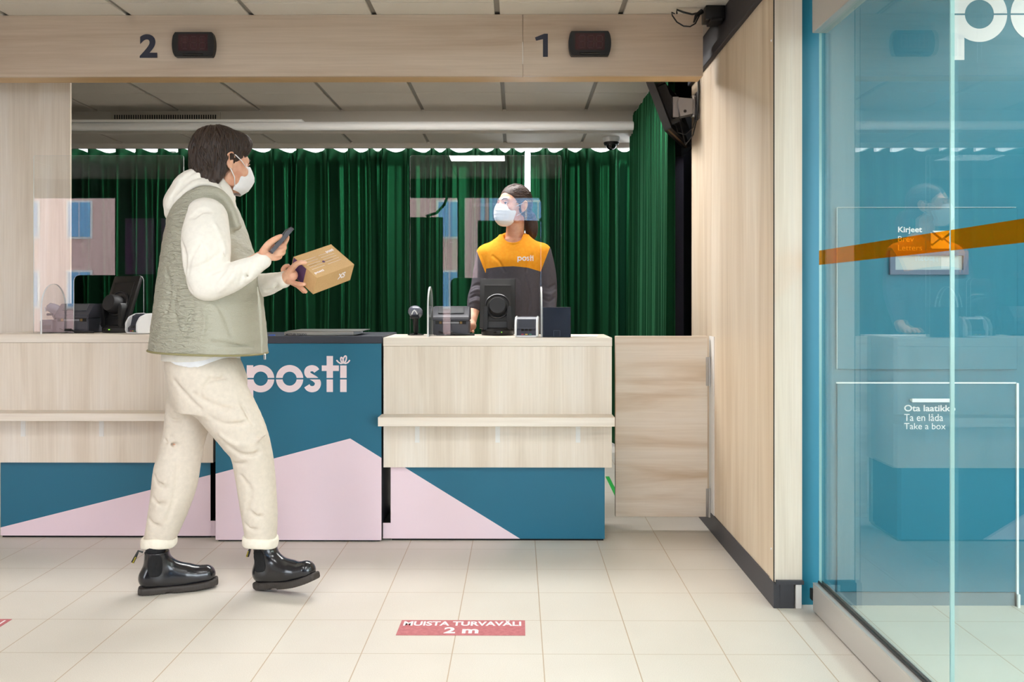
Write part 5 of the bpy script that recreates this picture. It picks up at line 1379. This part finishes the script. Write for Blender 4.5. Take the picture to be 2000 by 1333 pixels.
for c, r in ((W(508, 1060, 3.478), .064), (W(311, 1059, 3.50), .063)):
    K.cut(lambda X, Y, Z, c=c: np.maximum(c.z+0.004-Z, 0)*0+(c.z+0.0-Z), lo=(c.x-.1, c.y-.1, 0), hi=(c.x+.1, c.y+.1, c.z+.06))
tr = K.mesh('trousers', khaki, person, 6)
cuffm = cloth('turned_cuff', lin(238,230,214), rough=0.92, var=0.03, bscale=1100, bstr=0.4, bdist=0.001)
for c, r, tl in ((W(509, 1057, 3.478), .062, -0.05), (W(310.5, 1058, 3.50), .061, 0.03)):
    Q = SDF((c.x-.10, c.y-.09, c.z-.04), (c.x+.10, c.y+.09, c.z+.04), 0.0025)
    pts = []
    for i in range(25):
        a = 2*PI*i/24; pts.append((Vector((c.x+r*math.cos(a), c.y+r*.88*math.sin(a), c.z+r*math.cos(a)*tl+0.003*math.sin(3*a))), .010))
    for dz in (-.012, -.004, .004, .012): Q.chain([(p+Vector((0, 0, dz)), rr-abs(dz)*.15) for p, rr in pts], 0.004, sub=1)
    Q.fn(lambda X, Y, Z: 0.0022*vnoise(X, Y, Z, 16, 31))
    Q.mesh('trouser_cuff', cuffm, tr, 1)

# boots
leather = mat('black_leather', lin(22,22,27), 0.22); N, L, p = nodes(leather)
nn = noise(N, L, mapping(N, L), 45, 4, 0.6); bump(N, L, p, nn.outputs[0], 0.25, 0.003)
p.inputs['Coat Weight'].default_value = 0.4; p.inputs['Coat Roughness'].default_value = 0.12
solem = mat('rubber_sole', lin(58,52,48), 0.6); elast = cloth('black_elastic', lin(22,22,24), rough=0.9, var=0.1, bscale=700, bstr=0.5)
sockm = mat('black_sock', lin(16,16,20), 0.9); yellow = mat('yellow_print', lin(214,196,50), 0.6)
def boot(heel, yaw, pitch, bend, ank):
    """heel: world point of the rear lower sole edge; built along local +x, tipped by pitch"""
    def P(x, y, z):
        x, y, z = x*1.05, y*1.0, z
        # toe spring / toe bend
        zb = z+bend*max(0, x-0.14)**2*6
        cx, sx_ = math.cos(pitch), math.sin(pitch); X, Z = x*cx-zb*sx_, x*sx_+zb*cx
        return Vector((heel.x+X*math.cos(yaw)-y*math.sin(yaw), heel.y+X*math.sin(yaw)+y*math.cos(yaw), heel.z+Z))
    lo = Vector((heel.x-.05, heel.y-.20, heel.z-.02)); hi = Vector((heel.x+.36, heel.y+.19, heel.z+.24)); h = 0.0025
    U = SDF(lo, hi, h)
    U.chain([(P(.043, 0, .058), .037), (P(.09, 0, .056), .041), (P(.15, .0, .052), .042), (P(.205, .0, .050), .041), (P(.246, .0, .048), .038)], 0.012)
    U.chain([(P(.052, 0, .072), .038), (P(.064, 0, .12), .042), (P(.070, 0, .165), .046)], 0.03)
    U.chain([(P(.085, 0, .125), .032), (P(.13, 0, .088), .034), (P(.17, 0, .068), .034)], 0.03)
    for s0 in ((.150, .085), (.165, .078), (.178, .073)):
        U.chain([(P(s0[0]-.008, -.036, s0[1]-.016), .003), (P(s0[0], -.010, s0[1]+.018), .0035), (P(s0[0]+.004, .02, s0[1]+.016), .003)], 0.005, 'sub')
    top = P(.06, 0, .165); up = (P(.06, 0, .2)-P(.06, 0, .1)).normalized()
    U.cut(lambda X, Y, Z: (X-top.x)*up.x+(Y-top.y)*up.y+(Z-top.z)*up.z)
    bot = P(0, 0, .022)
    U.cut(lambda X, Y, Z: -((X-bot.x)*up.x+(Y-bot.y)*up.y+(Z-bot.z)*up.z), hi=(P(.14, 0, 0).x, hi.y, hi.z))
    bt = U.mesh('boot', leather, person, 1)
    Sd = SDF(lo, hi, h)
    def outl(x):  # half width of the sole
        return float(np.interp(x, [0, .02, .05, .10, .15, .20, .25, .28, .295], [.012, .030, .036, .036, .041, .046, .042, .028, .006]))
    for lay in np.arange(.0075, .0225, .0045):
        for i in range(28):
            x = .012+.272*i/27; hw = outl(x)-.005
            if lay < .012 and .095 < x < .125: continue
            Sd.chain([(P(x, -hw, lay), .0078), (P(x, hw, lay), .0078)], 0.003, sub=1)
    Sd.mesh('sole', solem, bt, 6)
    # elastic side panel
    m = MB(); rowsn = 8
    shape = [(.045, .155), (.082, .155), (.086, .12), (.080, .088), (.062, .078), (.048, .088), (.043, .12)]
    vs = []
    ce = Vector((0, 0, 0))
    ringv = []
    for (x, z) in shape:
        # cast onto the upper from the near side
        best = None
        for yy in np.arange(-.08, 0.0, .001):
            q = P(x, yy, z); ijk = [int(round((q[e]-U.lo[e])/h)) for e in range(3)]
            if all(0 <= ijk[e] < U.n[e] for e in range(3)) and U.F[tuple(ijk)] < 0: best = yy; break
        ringv.append(P(x, (best if best is not None else -.04)-.0012, z))
    # finer patch
    def surfp(x, z):
        for yy in np.arange(-.08, 0.0, .001):
            q = P(x, yy, z); ijk = [int(round((q[e]-U.lo[e])/h)) for e in range(3)]
            if all(0 <= ijk[e] < U.n[e] for e in range(3)) and U.F[tuple(ijk)] < 0: return P(x, yy-.0016, z)
        return P(x, -.038, z)
    cx_, cz_ = .066, .118; rings = []
    for j in range(6):
        f = (j+1)/6; rg = []
        for i in range(28):
            a = 2*PI*i/28; x = cx_+.026*f*math.copysign(abs(math.cos(a))**.6, math.cos(a)); z = cz_+.044*f*math.copysign(abs(math.sin(a))**.7, math.sin(a)); rg.append(m.bm.verts.new(surfp(x, z)))
        rings.append(rg)
    c0v = m.bm.verts.new(surfp(cx_, cz_))
    for i in range(28): m.bm.faces.new((c0v, rings[0][i], rings[0][(i+1) % 28]))
    for j in range(5):
        for i in range(28): m.bm.faces.new((rings[j][i], rings[j+1][i], rings[j+1][(i+1) % 28], rings[j][(i+1) % 28]))
    e_ = finish(m, 'elastic_panel', elast, bt, smooth=True)
    sd = e_.modifiers.new('thickness', 'SOLIDIFY'); sd.thickness = 0.001
    # pull tab
    m = MB(); m.tube([P(.022, 0, .165), P(.006, 0, .172), P(-.004, -.004, .150), P(-.014, -.006, .130)], [.004, .0045, .006, .0065], 8); tb = finish(m, 'pull_tab', blackp, bt, smooth=40)
    m = MB()
    for i in range(5):
        q = P(-.004-.0022*i, -.0125, .150-.005*i); m.box(q.x-.0025, q.x+.0025, q.y, q.y+.001, q.z-.0012, q.z+.0012)
    finish(m, 'yellow_marks', yellow, tb)
    m = MB(); q9 = P(.066, 0, .15); m.tube([q9, P(.066, 0, .19), Vector((ank[0], ank[1], q9.z+.072))], [.041, .034, .033], 20); finish(m, 'sock', sockm, person, smooth=40)
boot(Vector((WX(267, 3.45), 3.45, 0.001)), math.radians(20), 0.0, 0.06, (WX(311, 3.50), 3.50))
boot(Vector((WX(499, 3.53), 3.53, 0.001)), math.radians(-22), math.radians(9), 0.16, (WX(509, 3.478), 3.478))

# phone
pc = H(549, 468, 3.335); pdir = (H(565, 452, 3.350)-H(537, 484, 3.318)).normalized()
pn = Vector((-0.62, -0.30, 0.72)); pn = (pn-pdir*pn.dot(pdir)).normalized(); ps = pdir.cross(pn).normalized()
M4 = Matrix(((ps.x, pn.x, pdir.x, pc.x), (ps.y, pn.y, pdir.y, pc.y), (ps.z, pn.z, pdir.z, pc.z), (0,0,0,1)))
ph = thing('mobile_phone', tuple(pc), 'dark mobile phone held in the walking customer\'s raised right hand', 'phone')
m = MB(); m.box(-.034, .034, -.004, .004, -.070, .052, .0035, 3, M=M4); finish(m, 'casing', mat('graphite', lin(62,58,66), 0.35), ph, smooth=40)
m = MB(); m.box(-.031, .031, .0041, .0048, -.066, .048, M=M4); finish(m, 'screen', blackg, ph)

# parcel
D = W(619.2, 543.6, 3.400)
u = W(688.8, 509.2, 3.400)-D; v = W(571.3, 505, 3.400)-D; w3 = W(606.4, 573.3, 3.400)-D
u = Vector((u.x, 0.166, u.z)); v = Vector((v.x, 0.048, v.z)); w3 = Vector((w3.x, 0.045, w3.z))
lu, lv, lw = 0.232, 0.134, 0.080
u.normalize(); v = (v-u*v.dot(u)).normalized(); w3_ = u.cross(v).normalized(); w3 = w3_ if w3_.dot(w3) > 0 else -w3_
def scl(p_end, vec):  # length that reaches the photo corner
    best = None
    for i in range(50, 320):
        q = D+vec*(i/1000); px_ = (q.x*math.cos(YAW)+q.y*math.sin(YAW))/(q.y*math.cos(YAW)-q.x*math.sin(YAW))*FPX+1000; py_ = HOR-(q.z-HC)/(q.y*math.cos(YAW)-q.x*math.sin(YAW))*FPX
        e_ = (px_-p_end[0])**2+(py_-p_end[1])**2
        if best is None or e_ < best[0]: best = (e_, i/1000)
    return best[1]
lu, lv, lw = scl((688.8, 509.2), u), scl((571.3, 505), v), scl((606.4, 573.3), w3)
cardb = mat('brown_cardboard', lin(202,164,112), 0.75); N, L, p = nodes(cardb)
nn = noise(N, L, mapping(N, L, (200,200,30)), 1, 3, 0.6); r = ramp(N, L, nn.outputs[0], [(0.3, lin(199,160,109)), (0.7, lin(206,168,117))]); L.new(r.outputs[0], p.inputs['Base Color'])
purple = mat('purple_print', lin(92,62,104), 0.7)
M4 = Matrix(((u.x, v.x, w3.x, D.x), (u.y, v.y, w3.y, D.y), (u.z, v.z, w3.z, D.z), (0,0,0,1)))
pb = thing('parcel_box', tuple(D), 'small brown cardboard parcel held in the walking customer\'s left hand', 'parcel')
m = MB(); m.box(0, lu, 0, lv, 0, lw, 0.001, 1, M=M4); finish(m, 'carton', [cardb], pb)
m = MB(); m.box(-0.0006, 0, lv*.45, lv*.985, 0.002, lw*.98, M=M4); finish(m, 'purple_end_flap', purple, pb)
m = MB()
m.box(lu*.1, lu*.30, lv*.50, lv*.505, -.0006, 0, M=M4); m.box(lu*.52, lu*.72, lv*.48, lv*.486, -.0006, 0, M=M4); finish(m, 'printed_lines', mat('brown_print', lin(120,92,62), 0.7), pb)
m = MB()
for i in range(5):
    for q in ((.08, .42), (.50, .86)): m.box(lu*q[0], lu*q[1], lv*(.30+.10*i)+.006, lv*(.30+.10*i)+.0068, -.0006, 0, M=M4)
m.mi = 0
O = M4 @ Vector((lu*.02, lv*.22, -.0008))
add_text(m, 'posti', M4 @ Vector((lu*.05, lv*.13, -.0009)), u, -v*-1, lu*.24, lv*.10, 0.03)
add_text(m, 'posti', M4 @ Vector((lu*.72, lv*.72, -.0009)), u, v, lu*.20, lv*.12, 0.03)
add_text(m, 'XS', M4 @ Vector((lu*.60, -.0009, lw*.62)), u, -w3, lu*.20, lw*.36, 0.04)
finish(m, 'white_print', letter_white, pb, recalc=False)
m = MB(); m.lathe([(0.006, 0), (0.006, 0.0005), (0.0001, 0.0005)], M4 @ Matrix.Translation((lu*.47, lv*.48, -0.0007)), 20); finish(m, 'purple_dot', purple, pb)
# ------------------------------------------------------------------ the clerk
WY = 4.86
clerk = thing('person', (WX(1003, WY), WY+0.02, 0), 'clerk in orange and charcoal sweatshirt with white mask, standing behind the counter', 'person')
hC = W(1002, 402.5, WY); th = math.radians(180+42)      # faces left and towards us, chin slightly up
fx, fy = math.cos(th), math.sin(th)
Rh = Matrix(((-fy, -fx, 0), (fx, -fy, 0), (0, 0, 1)))
Rh = Rh @ Matrix.Rotation(math.radians(-6), 3, 'X')
B = SDF((-0.36, 4.55, 0.0), (0.30, 5.12, 1.86), 0.003)
Tw = head_prims(B, hC, Rh, 0.965)
B.chain([(Tw(0, .025, -.07), .050), (W(1006, 450, WY+.02), .050), (W(1005, 470, WY+.03), .056), (W(1004, 488, WY+.03), .075)], 0.02)
B.loft([(WZ(1003, y, WY), WX(a, WY), WX(b, WY), WY+.03, d) for y, a, b, d in ((760, 945, 1062, .12), (700, 948, 1058, .115), (620, 958, 1048, .105), (550, 955, 1052, .11), (505, 950, 1058, .11), (480, 960, 1048, .085), (468, 985, 1024, .06))], 0.02, e=2)
B.chain([(W(957, 502, WY+.03), .036), (W(938, 560, WY+.0), .034), (W(927, 598, WY-.06), .034), (W(921, 628, WY-.16), .026), (W(921, 637, WY-.20), .024)], 0.02)
hz = W(921, 640, WY-.24); z0 = ZR+.008
hb = Vector((hz.x-.045, 4.665, ZR+.022))
B.chain([(W(921, 637, WY-.20), .023), (hb, .022)], 0.01, sub=1)
for i, dx in enumerate((-.028, -.010, .009, .026)):
    B.chain([(hb+Vector((dx*.7, 0, -.002)), .011), (hb+Vector((dx*1.2, -.045, .002)), .0095), (hb+Vector((dx*1.3, -.075+.006*abs(i-1.4), -.010)), .0075)], 0.005)
B.chain([(hb+Vector((.018, .02, 0)), .012), (hb+Vector((.045, -.01, -.004)), .0095), (hb+Vector((.052, -.035, -.010)), .0075)], 0.005)
B.chain([(W(1050, 502, WY+.03), .036), (W(1070, 560, WY+.02), .034), (W(1073, 610, WY-.05), .031), (W(1076, 640, WY-.12), .026)], 0.02)
hr = Vector((WX(1076, 4.66), 4.675, ZR+.022))
B.chain([(W(1076, 640, WY-.12), .024), (hr, .022)], 0.01, sub=1)
for i, dx in enumerate((-.026, -.009, .010, .028)):
    B.chain([(hr+Vector((dx*.7, 0, -.002)), .011), (hr+Vector((dx*1.2, -.045, .002)), .0095), (hr+Vector((dx*1.3, -.075+.006*abs(i-1.4), -.010)), .0075)], 0.005)
B.chain([(hr+Vector((-.018, .02, 0)), .012), (hr+Vector((-.045, -.01, -.004)), .0095), (hr+Vector((-.052, -.035, -.010)), .0075)], 0.005)
for s_ in (-1, 1):
    B.chain([(Vector((WX(1003, WY)+s_*.085, WY+.03, .88)), .085), (Vector((WX(1003, WY)+s_*.09, WY+.03, .48)), .055), (Vector((WX(1003, WY)+s_*.095, WY+.05, .10)), .038)], 0.03, sub=2)
B.mesh('body', skin, clerk, 1)
eyes(Tw, Rh, .965, clerk, look=(0.1, 0.1)); brows(Tw, .965, clerk)
for s_ in (-1, 1):
    m = MB(); cx = s_*.0315; m.tube([Tw(cx-.0145, -.0838, .0008), Tw(cx-.006, -.0925, .0050), Tw(cx+.006, -.0925, .0050), Tw(cx+.0145, -.0838, .0008)], [.0006, .0010, .0010, .0006], 6); finish(m, 'eyelashes', brow_m, clerk, smooth=True)

Rl = [[Rh[i][j] for j in range(3)] for i in range(3)]
Hs = SDF(tuple(hC-Vector((.16, .16, .22))), tuple(hC+Vector((.20, .18, .16))), 0.0022)
sc = .965
Hs.ell(Tw(0, 0.022, 0.040), (.083*sc, .100*sc, .090*sc), 0, 'add', Rl)
Hs.ell(Tw(0, 0.055, 0.0), (.074*sc, .066*sc, .075*sc), 0.02, 'add', Rl)
Hs.ell(Tw(0, -0.112, -0.028), (.074*sc, .066*sc, .112*sc), 0.006, 'sub', Rl)
Hs.ell(Tw(0, -0.075, -0.070), (.084*sc, .080*sc, .080*sc), 0.006, 'sub', Rl)
for s_ in (-1, 1): Hs.ell(Tw(s_*.088, .006, -.012), (.020, .022, .032), 0.006, 'sub', Rl)
pt0 = Tw(.01, .115, -.035)
Hs.chain([(Tw(.01, .095, -.01), .030), (Tw(.012, .115, -.035), .022), (W(1034, 424, WY+.10), .034), (W(1037, 440, WY+.10), .040), (W(1038, 456, WY+.10), .034), (W(1036, 468, WY+.11), .014)], 0.012)
locks2 = lambda X, Y, Z: 0.0012*vnoise(X, Y, Z*0.4, 30, 91)+0.0022*vnoise(X, Y, Z*0.5, 12, 92)*(Z < hC.z-.03)
Hs.fn(locks2)
hw_ = Hs.mesh('hair', hair_w, clerk)
hair_locks(Hs, Tw, (0, 1, -.15), 420, 9, 2.5, hw_, hair_w, .0022, cen=(0, .01, .02), axis2=(1, 0, 0))
# pleated surgical mask
Mk = SDF(tuple(Tw(0, -.06, -.05)-Vector((.12, .12, .10))), tuple(Tw(0, -.06, -.05)+Vector((.12, .12, .10))), 0.0018)
Mk.ell(Tw(0, -0.048, -0.054), (.064, .068, .068), 0, 'add', Rl)
Mk.ell(Tw(0, -0.066, -0.098), (.036, .034, .026), 0.02, 'add', Rl)
Mk.chain([(Tw(0, -.100, -.008), .010), (Tw(0, -.112, -.036), .012), (Tw(0, -.104, -.080), .016)], 0.035, sub=2)
q0 = Tw(0, -.024, -.05); nrm = Rh @ Vector((0, 1, -0.0)).normalized()
Mk.cut(lambda X, Y, Z: (X-q0.x)*nrm.x+(Y-q0.y)*nrm.y+(Z-q0.z)*nrm.z)
u1 = Rh @ Vector((0, 0.15, 1)).normalized(); q1 = Tw(0, -.10, -.010)
Mk.cut(lambda X, Y, Z: (X-q1.x)*u1.x+(Y-q1.y)*u1.y+(Z-q1.z)*u1.z)
def pleat(X, Y, Z):
    lz = (X-hC.x)*Rh[0][2]+(Y-hC.y)*Rh[1][2]+(Z-hC.z)*Rh[2][2]; lx = (X-hC.x)*Rh[0][0]+(Y-hC.y)*Rh[1][0]
    w_ = (lz+.012-0.10*lx*0)/0.0185; return 0.0016*((w_-np.floor(w_))-0.5)*(1-np.clip(np.abs(lx)/.075, 0, 1))
Mk.fn(pleat)
Mk.ell(Tw(0, -0.036, -0.046), (.052, .050, .060), 0, 'sub', Rl)
mk = Mk.mesh('face_mask', maskm, clerk)
m = MB()
for s_ in (-1, 1):
    m.tube([Tw(s_*.058, -.040, -.020), Tw(s_*.072, -.018, -.002), Tw(s_*.086, .006, .012)], 0.0016, 8); m.tube([Tw(s_*.055, -.040, -.078), Tw(s_*.070, -.012, -.058), Tw(s_*.080, .010, -.038)], 0.0016, 8)
finish(m, 'ear_loop', white_pl, mk, smooth=True)

# sweatshirt: orange yoke over charcoal
orange = cloth('orange_knit', lin(255,166,24), rough=0.9, var=0.03, bscale=1300, bstr=0.3, bdist=0.0008)
char = cloth('charcoal_knit', lin(84,80,88), rough=0.92, var=0.06, bscale=1300, bstr=0.3, bdist=0.0008)
Sw = SDF((-0.36, 4.60, 0.80), (0.30, 5.10, 1.56), 0.003)
Sw.loft([(WZ(1003, y, WY), WX(a, WY), WX(b, WY), WY+.03, d) for y, a, b, d in ((702, 943, 1064, .145), (640, 944, 1062, .145), (590, 946, 1060, .142), (540, 947, 1060, .145), (510, 942, 1064, .145), (490, 942, 1064, .125), (478, 950, 1058, .108), (470, 960, 1048, .092), (464, 970, 1037, .080), (458, 977, 1031, .074))], 0.0, e=2.15)
Sw.chain([(W(951, 499, WY+.03), .062), (W(944, 530, WY+.01), .055), (W(938, 562, WY-.01), .054), (W(931, 585, WY-.05), .050), (W(926, 602, WY-.08), .038)], 0.025)
Sw.chain([(W(1056, 496, WY+.03), .062), (W(1066, 530, WY+.02), .055), (W(1070, 565, WY+.01), .052), (W(1071, 592, WY-.02), .046), (W(1073, 625, WY-.08), .038)], 0.025)
Sw.chain([(Tw(0, .02, -.05), .06), (W(1005, 452, WY), .055), (W(1003, 460, WY-.01), .056), (W(1002, 465, WY-.04), .048)], 0.006, 'sub')
# collar rib
pts = []
for px, py, yy in ((980, 461, .02), (983, 468, -.03), (991, 474, -.062), (1003, 476, -.075), (1015, 473, -.06), (1023, 467, -.025), (1027, 459, .03), (1021, 457, .075), (1004, 456, .09), (987, 457, .075), (980, 461, .02)):
    pts.append((W(px, py, WY+yy), .0062))
Sw.chain(pts, 0.006, sub=3)
for P, r, op in (([(922, 560), (934, 556), (946, 562)], .006, 'sub'), ([(920, 572), (933, 567), (947, 574)], .007, 'add'), ([(918, 583), (931, 577), (944, 584)], .006, 'sub'), ([(918, 592), (930, 588), (942, 593)], .005, 'add'),
                 ([(1060, 558), (1072, 562), (1084, 556)], .006, 'sub'), ([(1062, 572), (1074, 575), (1086, 568)], .007, 'add'), ([(1060, 584), (1072, 588), (1084, 580)], .006, 'sub'),
                 ([(948, 536), (952, 560), (950, 590)], .004, 'sub'), ([(1058, 532), (1052, 565), (1054, 600)], .004, 'sub'), ([(962, 500), (975, 512), (985, 530)], .0035, 'sub'), ([(1040, 498), (1032, 512), (1028, 530)], .0035, 'sub'),
                 ([(1025, 540), (1035, 580), (1030, 620)], .005, 'sub'), ([(940, 500), (945, 515), (948, 530)], .003, 'sub')):
    Sw.fold(P, WY-.1, r, 0.0, 0.012, op)
Sw.fn(lambda X, Y, Z: 0.0016*vnoise(X, Y, Z*0.8, 9, 41))
c1, c2 = W(926, 607, WY-.09), W(918, 580, WY)
Sw.cut(lambda X, Y, Z: np.where(X < WX(950, WY), (c1.z-Z)-(Y-c1.y)*0.5*0+0*Z, -1.0), lo=(-.36, 4.6, .8), hi=(WX(947, WY), 5.1, c1.z+.02))
sw = Sw.mesh('sweatshirt', [char], clerk, 1)
off = np.array(wloc(clerk)); me = sw.data
nv = len(me.vertices); co = np.empty(nv*3); me.vertices.foreach_get('co', co); co = co.reshape(-1, 3)+off
yb = lambda x: np.interp(x, [WX(q, WY-.1) for q in (930, 952, 975, 1003, 1030, 1056, 1080)], [WZ(q, r_, WY-.1) for q, r_ in ((930, 526), (952, 524), (975, 521.5), (1003, 520.5), (1030, 523), (1056, 530), (1080, 530))])
xa = lambda z: np.interp(z, [WZ(948, 534, WY-.08), WZ(933, 492, WY), WZ(933, 484, WY)], [WX(948, WY-.08), WX(932, WY), WX(915, WY)]); xb = lambda z: np.interp(z, [WZ(1056, 529, WY-.08), WZ(1073, 484, WY), WZ(1073, 474, WY)], [WX(1057, WY-.08), WX(1074, WY), WX(1095, WY)])
X_, Y_, Z_ = co[:, 0], co[:, 1], co[:, 2]
side = np.minimum(X_-xa(Z_), xb(Z_)-X_); low = np.where(Y_ < WY+.03, Z_-yb(X_), Z_-WZ(1003, 521, WY))
d_ = np.minimum(side, low); zt_ = WZ(948, 535, WY-.08)
tip = np.minimum(np.minimum(X_-xa(Z_), xa(Z_)+(Z_-zt_)*0.45-X_), np.minimum(Z_-zt_, (WY+.03-Y_)))
d_ = np.maximum(d_, tip)
at = me.attributes.new('yoke', 'FLOAT', 'POINT'); at.data.foreach_set('value', d_.astype(np.float32))
N, L, p = nodes(char); src = p.inputs['Base Color'].links[0].from_socket
an = N.new('ShaderNodeAttribute'); an.attribute_name = 'yoke'
ocol = ramp(N, L, noise(N, L, mapping(N, L), 60, 5, .6).outputs[0], [(.35, lin(252,160,18)), (.65, lin(255,172,34))])
L.new(mix(N, L, math_(N, L, 'GREATER_THAN', an.outputs['Fac'], 0.0), src, ocol.outputs[0]), p.inputs['Base Color'])
# the word on the chest follows the cloth
m = MB(); s1 = (WX(1042, WY-.1)-WX(1010.5, WY-.1))/1700; a = W(1010.5, 510, WY-.1)
add_polys(m, posti_polys(bow=False, split=False, desc=150), (a.x, 0, a.z), (1,0,0), (0,0,1), s1)
bmesh.ops.subdivide_edges(m.bm, edges=m.bm.edges, cuts=1)
for v_ in m.bm.verts:
    y = Sw.front(v_.co.x, v_.co.z); v_.co.y = (y if y else WY-.1)-.003
finish(m, 'lettering', letter_white, sw, recalc=False)
# trousers and shoes of the clerk (hidden by the counter, kept simple)
K = SDF((-0.30, 4.70, 0.0), (0.24, 5.12, 0.98), 0.006)
for s_ in (-1, 1):
    K.chain([(Vector((WX(1003, WY)+s_*.075, WY+.03, .88)), .105), (Vector((WX(1003, WY)+s_*.09, WY+.03, .48)), .082), (Vector((WX(1003, WY)+s_*.095, WY+.05, .10)), .072)], 0.03, sub=2)
K.mesh('trousers', mat('dark_trousers', lin(40,40,46), 0.85), clerk, 1)
for s_ in (-1, 1):
    K = SDF((-0.30, 4.62, 0.0), (0.24, 5.12, 0.14), 0.005)
    x = WX(1003, WY)+s_*.095
    K.chain([(Vector((x, WY+.06, .045)), .040), (Vector((x, WY-.04, .040)), .038), (Vector((x, WY-.12, .036)), .032)], 0.01)
    K.mesh('shoe', blackp, clerk, 1)
